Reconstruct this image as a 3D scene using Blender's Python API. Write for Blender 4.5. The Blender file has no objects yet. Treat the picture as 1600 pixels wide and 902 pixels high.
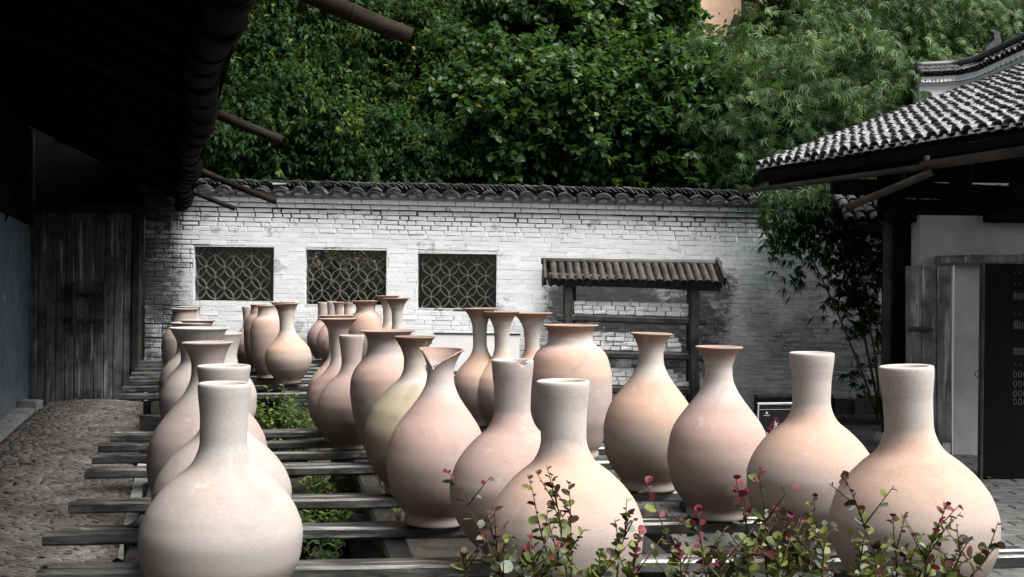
import bpy, math, random
import numpy as np
from mathutils import Vector, Matrix, Euler, noise

random.seed(11)
RNG = np.random.default_rng(11)
R = math.radians
scene = bpy.context.scene
COL = scene.collection

# ------------------------------------------------------------------ camera, world, sun, exposure
CAM_H = 1.6
cd = bpy.data.cameras.new("camera"); cd.sensor_width = 36.0; cd.lens = 36.0
cd.clip_start = 0.05; cd.clip_end = 500
cam = bpy.data.objects.new("camera", cd); COL.objects.link(cam); scene.camera = cam
CM = Matrix.Translation((0, 0, CAM_H)) @ Matrix.Rotation(R(90.14), 4, 'X') @ Matrix.Rotation(R(0.7), 4, 'Z')
cam.matrix_world = CM

world = bpy.data.worlds.new("World"); scene.world = world; world.use_nodes = True
nt = world.node_tree
sky = nt.nodes.new("ShaderNodeTexSky"); sky.sky_type = 'NISHITA'; sky.sun_disc = False
SUN_EL, SUN_AZ = 58, 118          # azimuth measured clockwise from +Y
sky.sun_elevation = R(SUN_EL); sky.sun_rotation = R(SUN_AZ)
sky.air_density = 1.0; sky.dust_density = 5.0; sky.ozone_density = 1.0
hs = nt.nodes.new("ShaderNodeHueSaturation"); hs.inputs["Saturation"].default_value = 0.25
bg = nt.nodes["Background"]; bg.inputs[1].default_value = 0.07
nt.links.new(sky.outputs[0], hs.inputs["Color"]); nt.links.new(hs.outputs[0], bg.inputs[0])
sl = bpy.data.lights.new("sun", 'SUN'); sl.energy = 3.0; sl.angle = R(38); sl.color = (1, 0.97, 0.93)
so = bpy.data.objects.new("sun", sl); COL.objects.link(so)
_d = Vector((math.sin(R(SUN_AZ)) * math.cos(R(SUN_EL)), math.cos(R(SUN_AZ)) * math.cos(R(SUN_EL)), math.sin(R(SUN_EL))))
so.rotation_euler = _d.to_track_quat('Z', 'Y').to_euler(); so.location = (0, 0, 20)
scene.view_settings.view_transform = 'Standard'; scene.view_settings.look = 'None'
scene.view_settings.exposure = 1.42; scene.view_settings.gamma = 1.0
scene.render.engine = 'CYCLES'
scene.cycles.max_bounces = 5; scene.cycles.diffuse_bounces = 3; scene.cycles.transmission_bounces = 3
scene.cycles.transparent_max_bounces = 4

# ------------------------------------------------------------------ measuring helpers
RM = CM.to_3x3(); CP = Vector((0, 0, CAM_H))
def ray(u, v): return RM @ Vector(((u - 800) / 1600.0, (451 - v) / 1600.0, -1))
def at(u, v, Y):
    d = ray(u, v); return CP + d * (Y / d.y)
def onz(u, v, z):
    d = ray(u, v); return CP + d * ((z - CAM_H) / d.z)
CMI = CM.inverted()
def proj(p):
    q = CMI @ Vector(p); return (800 + 1600 * q.x / -q.z, 451 - 1600 * q.y / -q.z, -q.z)

# ------------------------------------------------------------------ object helpers
def empty(name, loc, label=None, cat=None, group=None, kind=None):
    o = bpy.data.objects.new(name, None); COL.objects.link(o); o.location = loc; o.empty_display_size = 0.1
    tag(o, label, cat, group, kind); return o
def tag(o, label=None, cat=None, group=None, kind=None):
    if label: o['label'] = label
    if cat: o['category'] = cat
    if group: o['group'] = group
    if kind: o['kind'] = kind
    return o
def rootloc(p):
    v = Vector((0, 0, 0))
    while p is not None:
        v += Vector(p.location); p = p.parent
    return v
def link(name, me, parent=None, loc=None, rot=None, scale=None):
    o = bpy.data.objects.new(name, me); COL.objects.link(o)
    if parent is not None: o.parent = parent
    if loc is not None: o.location = Vector(loc) - (rootloc(parent) if parent is not None else Vector((0, 0, 0)))
    if rot is not None:
        o.rotation_euler = rot
    if scale is not None: o.scale = scale
    return o

class MB:
    def __init__(s): s.v = []; s.f = []; s.m = []; s.sm = []
    def add(s, vs, fs, m=0, smooth=False):
        b = len(s.v); s.v.extend([tuple(p) for p in vs])
        for f in fs: s.f.append(tuple(b + i for i in f)); s.m.append(m); s.sm.append(smooth)
        return s
    def box(s, c, d, rot=None, m=0, jit=0.0):
        c = Vector(c); hx, hy, hz = d[0] / 2, d[1] / 2, d[2] / 2
        vs = []
        for sx, sy, sz in ((-1,-1,-1),(1,-1,-1),(1,1,-1),(-1,1,-1),(-1,-1,1),(1,-1,1),(1,1,1),(-1,1,1)):
            p = Vector((sx*hx, sy*hy, sz*hz))
            if jit: p += Vector([random.uniform(-jit, jit) for _ in range(3)])
            if rot is not None: p = rot @ p
            vs.append(c + p)
        return s.add(vs, [(0,3,2,1),(4,5,6,7),(0,1,5,4),(1,2,6,5),(2,3,7,6),(3,0,4,7)], m)
    def beam(s, p0, p1, w, h, ch=0.006, segs=6, wob=0.003, m=0, up=(0, 0, 1), seed=0):
        """hewn bar: chamfered rectangular section swept from p0 to p1 with slight wander"""
        p0 = Vector(p0); p1 = Vector(p1); t = (p1 - p0).normalized(); u = Vector(up)
        r = t.cross(u).normalized(); u = r.cross(t).normalized()
        a, b = w / 2, h / 2; ch = min(ch, a * .6, b * .6)
        sec = [(-a+ch,-b),(a-ch,-b),(a,-b+ch),(a,b-ch),(a-ch,b),(-a+ch,b),(-a,b-ch),(-a,-b+ch)]
        vs = []; fs = []; n = 8
        for i in range(segs + 1):
            k = i / segs; c = p0.lerp(p1, k)
            o1 = noise.noise(Vector((seed * 7.3, k * 3.1, 1.7))) * wob * 2; o2 = noise.noise(Vector((seed * 3.3, k * 3.7, 9.7))) * wob * 2
            g = 1 + noise.noise(Vector((seed, k * 6, 4))) * .05
            for (x, y) in sec:
                vs.append(c + r * (x * g + o1 + random.uniform(-wob, wob) * .35) + u * (y * g + o2 + random.uniform(-wob, wob) * .35))
        for i in range(segs):
            for j in range(n):
                fs.append((i*n+j, i*n+(j+1) % n, (i+1)*n+(j+1) % n, (i+1)*n+j))
        fs.append(tuple(range(n))[::-1]); fs.append(tuple(segs*n + j for j in range(n)))
        return s.add(vs, fs, m)
    def tube(s, pts, rad, seg=8, m=0, cap=True, smooth=True):
        pts = [Vector(p) for p in pts]; n = len(pts)
        if not hasattr(rad, '__len__'): rad = [rad] * n
        vs = []; fs = []
        t0 = (pts[1] - pts[0]).normalized(); ref = Vector((0, 0, 1)) if abs(t0.z) < .9 else Vector((1, 0, 0))
        r = t0.cross(ref).normalized()
        for i in range(n):
            t = (pts[min(i+1, n-1)] - pts[max(i-1, 0)]).normalized()
            r = (r - t * r.dot(t)).normalized(); q = t.cross(r)
            for j in range(seg):
                a = 2 * math.pi * j / seg
                vs.append(pts[i] + (r * math.cos(a) + q * math.sin(a)) * rad[i])
        for i in range(n - 1):
            for j in range(seg):
                fs.append((i*seg+j, i*seg+(j+1) % seg, (i+1)*seg+(j+1) % seg, (i+1)*seg+j))
        s.add(vs, fs, m, smooth)
        if cap:
            b = len(s.v) - n * seg
            s.f.append(tuple(b + j for j in range(seg))[::-1]); s.m.append(m); s.sm.append(False)
            s.f.append(tuple(b + (n-1)*seg + j for j in range(seg))); s.m.append(m); s.sm.append(False)
        return s
    def trough(s, p0, p1, r0, r1, th=0.01, seg=10, a0=180, a1=360, m=0, segs=6, wob=0.0, up=(0,0,1)):
        """open half pipe between p0 and p1 (arc a0..a1 in degrees, 270 = down)"""
        p0 = Vector(p0); p1 = Vector(p1); t = (p1 - p0).normalized(); r = t.cross(Vector(up)).normalized(); u = r.cross(t)
        vs = []; fs = []; k = seg + 1
        for i in range(segs + 1):
            q = i / segs; c = p0.lerp(p1, q); rr = r0 + (r1 - r0) * q + random.uniform(-wob, wob)
            for R_ in (rr, rr - th):
                for j in range(k):
                    a = R(a0 + (a1 - a0) * j / seg)
                    vs.append(c + (r * math.cos(a) + u * math.sin(a)) * R_)
        st = 2 * k
        for i in range(segs):
            b = i * st; c = b + st
            for j in range(seg):
                fs.append((b+j, c+j, c+j+1, b+j+1)); fs.append((b+k+j, b+k+j+1, c+k+j+1, c+k+j))
            fs.append((b, b+k, c+k, c)); fs.append((b+seg, c+seg, c+k+seg, b+k+seg))
        for b in (0, segs * st):
            for j in range(seg): fs.append((b+j, b+j+1, b+k+j+1, b+k+j))
        return s.add(vs, fs, m, False)
    def mesh(s, name, mats, off=(0, 0, 0)):
        me = bpy.data.meshes.new(name); o = Vector(off)
        me.from_pydata([tuple(Vector(p) - o) for p in s.v], [], s.f)
        for m in (mats if isinstance(mats, (list, tuple)) else [mats]): me.materials.append(m)
        me.polygons.foreach_set("material_index", s.m); me.polygons.foreach_set("use_smooth", s.sm); me.update(); return me
    def build(s, name, mats, parent=None, **kw):
        off = rootloc(parent) if parent is not None else Vector((0, 0, 0))
        me = s.mesh(name, mats, off); o = bpy.data.objects.new(name, me); COL.objects.link(o)
        if parent is not None: o.parent = parent
        return tag(o, **kw)
    def thing(s, name, mats, base, **kw):
        me = s.mesh(name, mats, base); o = bpy.data.objects.new(name, me); COL.objects.link(o); o.location = base
        return tag(o, **kw)

def np_mesh(name, V, F, mats, rnd=None, mi=None, smooth=False, fn=4):
    """V (n,3), F (k,fn) -> mesh, optional per-face float attribute"""
    me = bpy.data.meshes.new(name)
    me.vertices.add(len(V)); me.vertices.foreach_set("co", np.asarray(V, np.float32).ravel())
    k = len(F); me.loops.add(k * fn); me.loops.foreach_set("vertex_index", np.asarray(F, np.int32).ravel())
    me.polygons.add(k); me.polygons.foreach_set("loop_start", np.arange(k, dtype=np.int32) * fn)
    me.polygons.foreach_set("loop_total", np.full(k, fn, np.int32))
    for m in (mats if isinstance(mats, (list, tuple)) else [mats]): me.materials.append(m)
    if mi is not None: me.polygons.foreach_set("material_index", np.asarray(mi, np.int32))
    me.polygons.foreach_set("use_smooth", np.full(k, smooth, bool))
    if rnd is not None:
        a = me.attributes.new("rnd", 'FLOAT', 'FACE'); a.data.foreach_set("value", np.asarray(rnd, np.float32))
    me.update(calc_edges=True); me.validate(); return me

def join_copies(meshes, mats4):
    """numpy join of (mesh, Matrix) pairs -> MB"""
    mb = MB()
    for me, M in mats4:
        me = meshes[me]
        vs = [M @ v.co for v in me.vertices]
        mb.add(vs, [tuple(p.vertices) for p in me.polygons], 0, me.polygons[0].use_smooth)
    return mb
def pieces(parent, name, stuff_name, protos, places, mat, limit=300):
    """alike pieces: the nearest (first) `limit` as objects sharing mesh data, the rest joined"""
    key = []
    for i, (k, M) in enumerate(places):
        u, v, d = proj(M.translation)
        vis = 0 if (-30 < u < 1630 and -20 < v < 922) else 50
        key.append((d + vis, i))
    key.sort(); near = set(i for _, i in key[:limit])
    L = rootloc(parent) if parent is not None else Vector((0, 0, 0))
    rest = []
    for i, (k, M) in enumerate(places):
        if i in near:
            o = bpy.data.objects.new(name, protos[k]); COL.objects.link(o); o.parent = parent
            o.matrix_basis = Matrix.Translation(-L) @ M
        else: rest.append((k, M))
    if rest:
        mb = join_copies(protos, rest); o = mb.build(stuff_name, mat, parent, kind='stuff')

# ------------------------------------------------------------------ materials
def newmat(name):
    m = bpy.data.materials.new(name); m.use_nodes = True; t = m.node_tree
    return m, t, t.nodes["Principled BSDF"]
def N(t, typ, **kw):
    n = t.nodes.new(typ)
    for k, v in kw.items():
        if k.startswith("in_"): n.inputs[k[3:].replace("_", " ")].default_value = v
        else: setattr(n, k, v)
    return n
def ramp(t, fac, stops, interp='LINEAR'):
    r = t.nodes.new("ShaderNodeValToRGB"); r.color_ramp.interpolation = interp
    el = r.color_ramp.elements
    while len(el) < len(stops): el.new(0.5)
    for e, (p, c) in zip(el, stops): e.position = p; e.color = (c[0], c[1], c[2], 1) if hasattr(c, '__len__') else (c, c, c, 1)
    t.links.new(fac, r.inputs[0]); return r.outputs[0]
def coords(t, kind='Object', scale=(1, 1, 1), rot=(0, 0, 0)):
    if kind == 'World':
        g = N(t, "ShaderNodeNewGeometry"); src = g.outputs["Position"]
    else:
        c = N(t, "ShaderNodeTexCoord"); src = c.outputs[kind]
    mp = N(t, "ShaderNodeMapping"); mp.inputs["Scale"].default_value = scale; mp.inputs["Rotation"].default_value = rot
    t.links.new(src, mp.inputs[0]); return mp.outputs[0]
def noise_n(t, vec, scale, detail=6, rough=.6, dist=0.0):
    n = N(t, "ShaderNodeTexNoise"); n.inputs["Scale"].default_value = scale; n.inputs["Detail"].default_value = detail
    n.inputs["Roughness"].default_value = rough; n.inputs["Distortion"].default_value = dist
    t.links.new(vec, n.inputs["Vector"]); return n.outputs["Fac"]
def mixc(t, fac, a, b, mode='MIX'):
    m = N(t, "ShaderNodeMix", data_type='RGBA', blend_type=mode)
    for s_, i in ((fac, 0), (a, 6), (b, 7)):
        if hasattr(s_, 'links') or hasattr(s_, 'is_output'): t.links.new(s_, m.inputs[i])
        elif i == 0: m.inputs[0].default_value = s_
        else: m.inputs[i].default_value = (s_[0], s_[1], s_[2], 1)
    return m.outputs[2]
def math_n(t, op, a, b=None, clamp=False):
    m = N(t, "ShaderNodeMath", operation=op); m.use_clamp = clamp
    for s_, i in ((a, 0), (b, 1)):
        if s_ is None: continue
        if hasattr(s_, 'is_output'): t.links.new(s_, m.inputs[i])
        else: m.inputs[i].default_value = s_
    return m.outputs[0]
def mrange(t, v, a, b, c=0.0, d=1.0, smooth=True):
    m = N(t, "ShaderNodeMapRange"); m.interpolation_type = 'SMOOTHSTEP' if smooth else 'LINEAR'
    t.links.new(v, m.inputs[0])
    for i, x in zip((1, 2, 3, 4), (a, b, c, d)): m.inputs[i].default_value = x
    return m.outputs[0]
def bump(t, bs, h, strength=.3, dist=.01):
    b = N(t, "ShaderNodeBump"); b.inputs["Strength"].default_value = strength; b.inputs["Distance"].default_value = dist
    t.links.new(h, b.inputs["Height"]); t.links.new(b.outputs[0], bs.inputs["Normal"])

def wood(name, dark, light, axis='X', rough=(.45, .75), sc=1.0, grain=26, streak=None, spec=.4):
    m, t, b = newmat(name)
    s = {'X': (.09, 1, 1), 'Y': (1, .09, 1), 'Z': (1, 1, .09)}[axis]
    vec = coords(t, 'World', tuple(x * sc for x in s))
    n1 = noise_n(t, vec, grain, 8, .65, .4); n2 = noise_n(t, coords(t, 'World'), 3.5, 4, .6)
    c = ramp(t, n1, [(.3, dark), (.72, light)])
    c2 = mixc(t, mrange(t, n2, .35, .7), c, [x * .55 for x in dark])
    if streak:
        n3 = noise_n(t, coords(t, 'World', tuple(x * 1.3 for x in s)), 9, 5, .6)
        c2 = mixc(t, mrange(t, n3, .56, .7), c2, streak)
    t.links.new(c2, b.inputs["Base Color"])
    t.links.new(mrange(t, n1, .3, .7, rough[0], rough[1]), b.inputs["Roughness"])
    b.inputs["Specular IOR Level"].default_value = spec
    bump(t, b, n1, .6, .006); return m

M_slat = wood("weathered_slat_wood", (.022, .021, .02), (.12, .117, .114), 'X', (.22, .5), spec=.9, streak=(.24, .235, .23))
M_slat_dark = wood("damp_timber", (0.0090, 0.0080, 0.0075), (0.0350, 0.0310, 0.0275), 'Y', (.5, .8))
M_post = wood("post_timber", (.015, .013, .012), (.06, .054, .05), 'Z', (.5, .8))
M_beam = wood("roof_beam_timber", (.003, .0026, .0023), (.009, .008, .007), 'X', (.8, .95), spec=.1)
M_door = wood("old_door_planks", (0.0600, 0.0615, 0.0645), (0.2250, 0.2325, 0.2438), 'Z', (.55, .8), grain=20, streak=(.46, .48, .50))
M_doorr = wood("grey_leaf_planks", (.075, .078, .08), (.24, .245, .25), 'Z', (.55, .8), grain=22, streak=(.42, .43, .43))
M_pole = wood("bamboo_pole", (0.0116, 0.0087, 0.0069), (0.0389, 0.0303, 0.0230), 'X', (.8, .95), spec=.05)
M_gutter = wood("bark_gutter", (0.0030, 0.0024, 0.0019), (0.0144, 0.0114, 0.0090), 'Y', (.8, .95), grain=12, spec=.05)
M_gut2 = wood("split_bamboo_gutter", (.03, .024, .019), (.10, .082, .066), 'X', (.35, .6), grain=14)
M_rack = wood("rack_timber", (.02, .019, .018), (.085, .078, .072), 'Z', (.5, .8))
M_tube = wood("tube_tile_bark", (.022, .017, .015), (.075, .062, .056), 'Y', (.45, .7))
M_stem = wood("shrub_stem", (.02, .012, .008), (.07, .04, .025), 'Z')
M_trunk = wood("tree_bark", (.02, .016, .012), (.08, .068, .05), 'Z', sc=.3)

def WX(u): return at(u, 455, 14.2).x          # world x on the far wall for a picture column
def whitewash(name, warm=0.0):
    m, t, b = newmat(name)
    g = N(t, "ShaderNodeNewGeometry"); sep = N(t, "ShaderNodeSeparateXYZ"); t.links.new(g.outputs["Position"], sep.inputs[0])
    X, Z = sep.outputs[0], sep.outputs[2]
    big = noise_n(t, coords(t, 'World'), 1.1, 5, .6, .3); mid = noise_n(t, coords(t, 'World', (1, 1, 2.3)), 7, 12, .78, .15)
    fine = noise_n(t, coords(t, 'World'), 45, 6, .7)
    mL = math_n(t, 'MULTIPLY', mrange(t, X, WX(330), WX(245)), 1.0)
    mR = math_n(t, 'MULTIPLY', mrange(t, X, WX(930), WX(1230)), .85)  # greyer right end: weathering plus bamboo shade put into the colour
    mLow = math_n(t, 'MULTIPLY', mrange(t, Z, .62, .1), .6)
    # shade under the tiled shelf roof, painted into the wall colour
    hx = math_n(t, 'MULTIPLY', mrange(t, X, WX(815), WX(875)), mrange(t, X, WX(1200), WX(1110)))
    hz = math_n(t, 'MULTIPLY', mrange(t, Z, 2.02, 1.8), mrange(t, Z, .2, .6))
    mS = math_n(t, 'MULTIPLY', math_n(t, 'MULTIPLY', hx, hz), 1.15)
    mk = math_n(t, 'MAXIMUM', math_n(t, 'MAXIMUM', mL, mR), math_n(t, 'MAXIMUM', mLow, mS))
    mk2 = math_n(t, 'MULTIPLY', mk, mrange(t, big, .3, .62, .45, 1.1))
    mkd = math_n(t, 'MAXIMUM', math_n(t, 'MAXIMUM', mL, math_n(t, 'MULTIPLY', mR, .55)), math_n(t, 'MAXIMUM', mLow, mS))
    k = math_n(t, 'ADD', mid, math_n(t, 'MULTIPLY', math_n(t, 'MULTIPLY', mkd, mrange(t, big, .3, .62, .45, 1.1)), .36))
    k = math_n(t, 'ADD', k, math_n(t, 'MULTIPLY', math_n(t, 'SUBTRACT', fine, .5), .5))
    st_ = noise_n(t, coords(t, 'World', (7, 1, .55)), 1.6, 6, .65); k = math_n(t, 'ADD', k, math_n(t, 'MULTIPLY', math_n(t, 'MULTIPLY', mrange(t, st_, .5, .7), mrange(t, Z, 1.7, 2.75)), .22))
    dirt_shade = mrange(t, k, .66, .90)
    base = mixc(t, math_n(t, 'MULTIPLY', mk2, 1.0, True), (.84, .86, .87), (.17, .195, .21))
    base = mixc(t, mrange(t, fine, .55, .75, 0, .25), base, (.5, .5, .49))
    isl = N(t, "ShaderNodeNewGeometry").outputs["Random Per Island"]
    base = mixc(t, mrange(t, isl, .0, 1.0, .0, .30, False), base, (.45, .47, .48))
    pl_ = noise_n(t, coords(t, 'World', (1, 1, 1.3)), 2.6, 12, .74, .2); pm = math_n(t, 'ADD', pl_, math_n(t, 'MULTIPLY', mrange(t, Z, 1.5, .6), .05))
    base = mixc(t, math_n(t, 'MULTIPLY', mrange(t, pm, .585, .605), .7), base, (.34, .35, .35))
    c = mixc(t, dirt_shade, base, (.05, .052, .052))
    t.links.new(c, b.inputs["Base Color"]); b.inputs["Roughness"].default_value = .88
    hgt = math_n(t, 'ADD', mid, math_n(t, 'MULTIPLY', fine, .5))
    bump(t, b, hgt, .5, .012); return m
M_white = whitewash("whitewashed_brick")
def wmortar():
    m, t, b = newmat("limed_joint"); g = N(t, "ShaderNodeNewGeometry"); sep = N(t, "ShaderNodeSeparateXYZ"); t.links.new(g.outputs["Position"], sep.inputs[0])
    n1 = noise_n(t, coords(t, 'World', (1, 1, 2)), 1.3, 5, .6); n2 = noise_n(t, coords(t, 'World', (1, 1, 3)), 7, 6, .7)
    k = math_n(t, 'ADD', math_n(t, 'ADD', math_n(t, 'MULTIPLY', n1, .5), math_n(t, 'MULTIPLY', n2, .6)), math_n(t, 'MULTIPLY', mrange(t, sep.outputs[2], 2.3, 2.66), .14))
    k = math_n(t, 'ADD', k, math_n(t, 'MULTIPLY', mrange(t, sep.outputs[0], WX(340), WX(280)), .2))
    k = math_n(t, 'ADD', k, math_n(t, 'MULTIPLY', mrange(t, sep.outputs[2], 1.45, 1.2), .06))
    t.links.new(mixc(t, mrange(t, k, .565, .66), (.66, .66, .65), (.05, .05, .05)), b.inputs["Base Color"]); b.inputs["Roughness"].default_value = .9; return m
M_wmortar = wmortar()
def simple(name, c0, c1, scale=8, rough=.8, bs=.3, kind='World', spots=None, spec=.3, bd=.01):
    m, t, b = newmat(name); vec = coords(t, kind); n = noise_n(t, vec, scale, 8, .65)
    c = ramp(t, n, [(.32, c0), (.68, c1)])
    if spots:
        n2 = noise_n(t, vec, spots[0], 6, .7); c = mixc(t, mrange(t, n2, spots[1], spots[1] + .08), c, spots[2])
    t.links.new(c, b.inputs["Base Color"]); b.inputs["Roughness"].default_value = rough
    b.inputs["Specular IOR Level"].default_value = spec
    bump(t, b, noise_n(t, vec, scale * 4, 8, .7), bs, bd); return m
M_mortar = simple("dark_old_mortar", (.03, .03, .03), (.12, .12, .115), 14)
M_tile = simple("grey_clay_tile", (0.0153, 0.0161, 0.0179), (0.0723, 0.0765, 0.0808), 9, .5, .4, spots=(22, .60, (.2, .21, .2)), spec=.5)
M_tile_pale = simple("weathered_roof_tile", (0.0255, 0.0255, 0.0272), (0.2040, 0.2040, 0.2040), 5, .5, .6, spots=(18, .58, (.42, .42, .41)), spec=.5)  # paler, more speckled weathered tile
M_lattice = simple("lattice_tile", (0.0756, 0.0729, 0.0702), (0.1728, 0.1674, 0.1620), 12, .7)
M_bluewall = simple("flaking_blue_grey_plaster", (.085, .11, .13), (.16, .20, .235), 3, .85, .5, spots=(3.2, .63, (.4, .43, .45)))
M_plaster = simple("grey_white_plaster", (.28, .28, .27), (.42, .43, .43), 2.5, .9, .3, spots=(5, .66, (.2, .19, .17)))
M_plasterw = simple("white_gable_plaster", (.78, .79, .80), (.87, .88, .89), 3, .85, .2)
M_soil = simple("damp_soil", (.012, .010, .008), (.05, .042, .032), 6, .95, .9, bd=.04)
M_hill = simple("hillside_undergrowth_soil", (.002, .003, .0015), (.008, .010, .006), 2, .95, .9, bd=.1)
M_pstone = simple("cobble_stone", (0.0510, 0.0476, 0.0449), (0.1700, 0.1598, 0.1530), 3.5, .6, .7, spots=(30, .6, (.07, .06, .055)))
M_slab = simple("stone_slab", (.15, .15, .145), (.33, .325, .315), 5, .75, .5, spots=(16, .62, (.13, .125, .12)))
M_pave = simple("courtyard_paving", (0.0500, 0.0500, 0.0490), (0.1100, 0.1100, 0.1075), 6, .6, .5, spots=(9, .6, (.07, .07, .066)))
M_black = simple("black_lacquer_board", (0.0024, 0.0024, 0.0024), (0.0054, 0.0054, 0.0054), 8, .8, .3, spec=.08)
M_roofdark = simple("soot_and_shade_boards", (.003, .0028, .0025), (.009, .008, .007), 5, .95, .6, spec=.05)  # sooty boards; also colours the sheets that stand in for roof shade
M_peach = simple("peach_painted_wall", (0.6050, 0.3960, 0.2640), (0.7920, 0.5500, 0.3960), 2, .8, .2)
M_wbrick = simple("white_glazed_brick", (.74, .75, .75), (.88, .89, .89), 14, .7, .5, spots=(10, .66, (.3, .3, .3)))
M_whiteboard = simple("white_board", (.74, .74, .73), (.82, .82, .82), 4, .6, .1)
M_signblack = simple("sign_black", (.012, .012, .014), (.02, .02, .023), 10, .35, .05)
M_signframe = simple("sign_frame", (.45, .45, .45), (.6, .6, .6), 10, .35, .05)
M_signwhite = simple("sign_white_print", (.75, .75, .75), (.8, .8, .8), 10, .5, .02)
M_signred = simple("sign_red_print", (.5, .03, .07), (.55, .04, .09), 10, .5, .02)
M_chalk = simple("faded_white_writing", (0.0594, 0.0594, 0.0561), (0.1320, 0.1320, 0.1254), 30, .8, .05)
M_iron = simple("rusty_iron", (.012, .011, .010), (.04, .034, .03), 20, .6, .3)

def leafmat(name, stops, rough=.62, trans=.3, tcol=(.12, .25, .03), spec=.14):
    m, t, b = newmat(name)
    a = N(t, "ShaderNodeAttribute"); a.attribute_name = "rnd"
    c = ramp(t, a.outputs["Fac"], stops)
    t.links.new(c, b.inputs["Base Color"]); b.inputs["Roughness"].default_value = rough; b.inputs["Specular IOR Level"].default_value = spec
    tr = N(t, "ShaderNodeBsdfTranslucent"); t.links.new(mixc(t, .5, c, tcol), tr.inputs[0])
    mx = N(t, "ShaderNodeMixShader"); mx.inputs[0].default_value = trans
    out = t.nodes["Material Output"]
    t.links.new(b.outputs[0], mx.inputs[1]); t.links.new(tr.outputs[0], mx.inputs[2]); t.links.new(mx.outputs[0], out.inputs[0])
    return m
M_leafA = leafmat("drooping_evergreen_leaf", [(0, (0.0084, 0.0242, 0.0084)), (.6, (0.0229, 0.0605, 0.0159)), (.93, (0.0621, 0.1123, 0.0232)), (1, (0.2073, 0.1727, 0.0318))])
M_leafB = leafmat("round_leaf", [(0, (0.0119, 0.0305, 0.0131)), (.6, (0.0348, 0.0760, 0.0263)), (.9, (0.0898, 0.1426, 0.0438)), (.985, (0.1394, 0.1903, 0.0547)), (1, (0.4981, 0.3330, 0.0329))], .35)
M_leafC = leafmat("bamboo_leaf", [(0, (0.0156, 0.0392, 0.0108)), (.6, (0.0466, 0.0980, 0.0271)), (1, (0.1321, 0.1960, 0.0600))], .4)
M_leafD = leafmat("olive_far_leaf", [(0, (0.0181, 0.0302, 0.0147)), (.7, (0.0605, 0.0757, 0.0370)), (1, (0.1451, 0.1210, 0.0739))], .6)
M_leafE = leafmat("fresh_shrub_leaf", [(0, (0.0285, 0.0634, 0.0117)), (.6, (0.0856, 0.1505, 0.0290)), (1, (0.1901, 0.2614, 0.0581))], .35)
M_leafV = leafmat("dark_bamboo_leaf", [(0, (0.0070, 0.0173, 0.0074)), (.7, (0.0234, 0.0540, 0.0197)), (1, (0.0699, 0.1296, 0.0431))], .45)
def solidleaf(name, c0, c1):
    m, t, b = newmat(name)
    oi = N(t, "ShaderNodeObjectInfo"); c = ramp(t, oi.outputs["Random"], [(0, c0), (1, c1)])
    n = noise_n(t, coords(t, 'Object'), 60, 4, .6); c = mixc(t, mrange(t, n, .5, .8, 0, .4), c, [x * .5 for x in c0])
    t.links.new(c, b.inputs["Base Color"]); b.inputs["Roughness"].default_value = .5; b.inputs["Specular IOR Level"].default_value = .25
    tr = N(t, "ShaderNodeBsdfTranslucent"); t.links.new(c, tr.inputs[0])
    mx = N(t, "ShaderNodeMixShader"); mx.inputs[0].default_value = .25
    t.links.new(b.outputs[0], mx.inputs[1]); t.links.new(tr.outputs[0], mx.inputs[2]); t.links.new(mx.outputs[0], t.nodes["Material Output"].inputs[0])
    return m
M_lred = solidleaf("red_shrub_leaf", (0.0744, 0.0074, 0.0112), (0.1674, 0.0248, 0.0310))
M_lbrown = solidleaf("bronze_shrub_leaf", (.03, .012, .009), (.09, .04, .02))
M_lolive = solidleaf("olive_shrub_leaf", (.045, .062, .012), (.15, .17, .035))
M_lgrey = solidleaf("grey_green_shrub_leaf", (.06, .08, .05), (.22, .25, .19))

# ------------------------------------------------------------------ ground
g = MB()
nx, ny = 60, 60
vs = []; fs = []
for j in range(ny + 1):
    y = -60 + 220 * j / ny
    for i in range(nx + 1): vs.append((-110 + 220 * i / nx, y, -0.012))
for j in range(ny):
    for i in range(nx):
        a = j * (nx + 1) + i; fs.append((a, a + 1, a + nx + 2, a + nx + 1))
g.add(vs, fs); g.build("ground", M_soil, kind='structure')

WALL_Y = 14.2
def sag(x): return -0.009 * (x - WX(600))

# hillside behind the wall, steep front bank added so the window openings go dark
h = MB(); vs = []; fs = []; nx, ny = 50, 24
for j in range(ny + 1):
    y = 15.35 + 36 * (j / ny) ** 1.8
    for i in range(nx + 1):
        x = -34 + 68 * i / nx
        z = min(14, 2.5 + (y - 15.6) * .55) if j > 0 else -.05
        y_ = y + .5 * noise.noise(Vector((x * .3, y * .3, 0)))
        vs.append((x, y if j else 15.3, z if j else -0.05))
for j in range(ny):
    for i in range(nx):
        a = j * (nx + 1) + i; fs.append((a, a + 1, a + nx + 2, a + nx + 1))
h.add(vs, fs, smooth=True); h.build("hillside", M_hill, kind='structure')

# ------------------------------------------------------------------ hall direction (left building runs this way)
HD = Vector((-.319, .948, 0)).normalized()       # along the eave, going away
HP = Vector((-.948, -.319, 0)).normalized()      # uphill of the left roof (to the left)
def eaveL(Y, dz=0): return Vector((.19 - .337 * Y, Y, 2.82 + dz))

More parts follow.
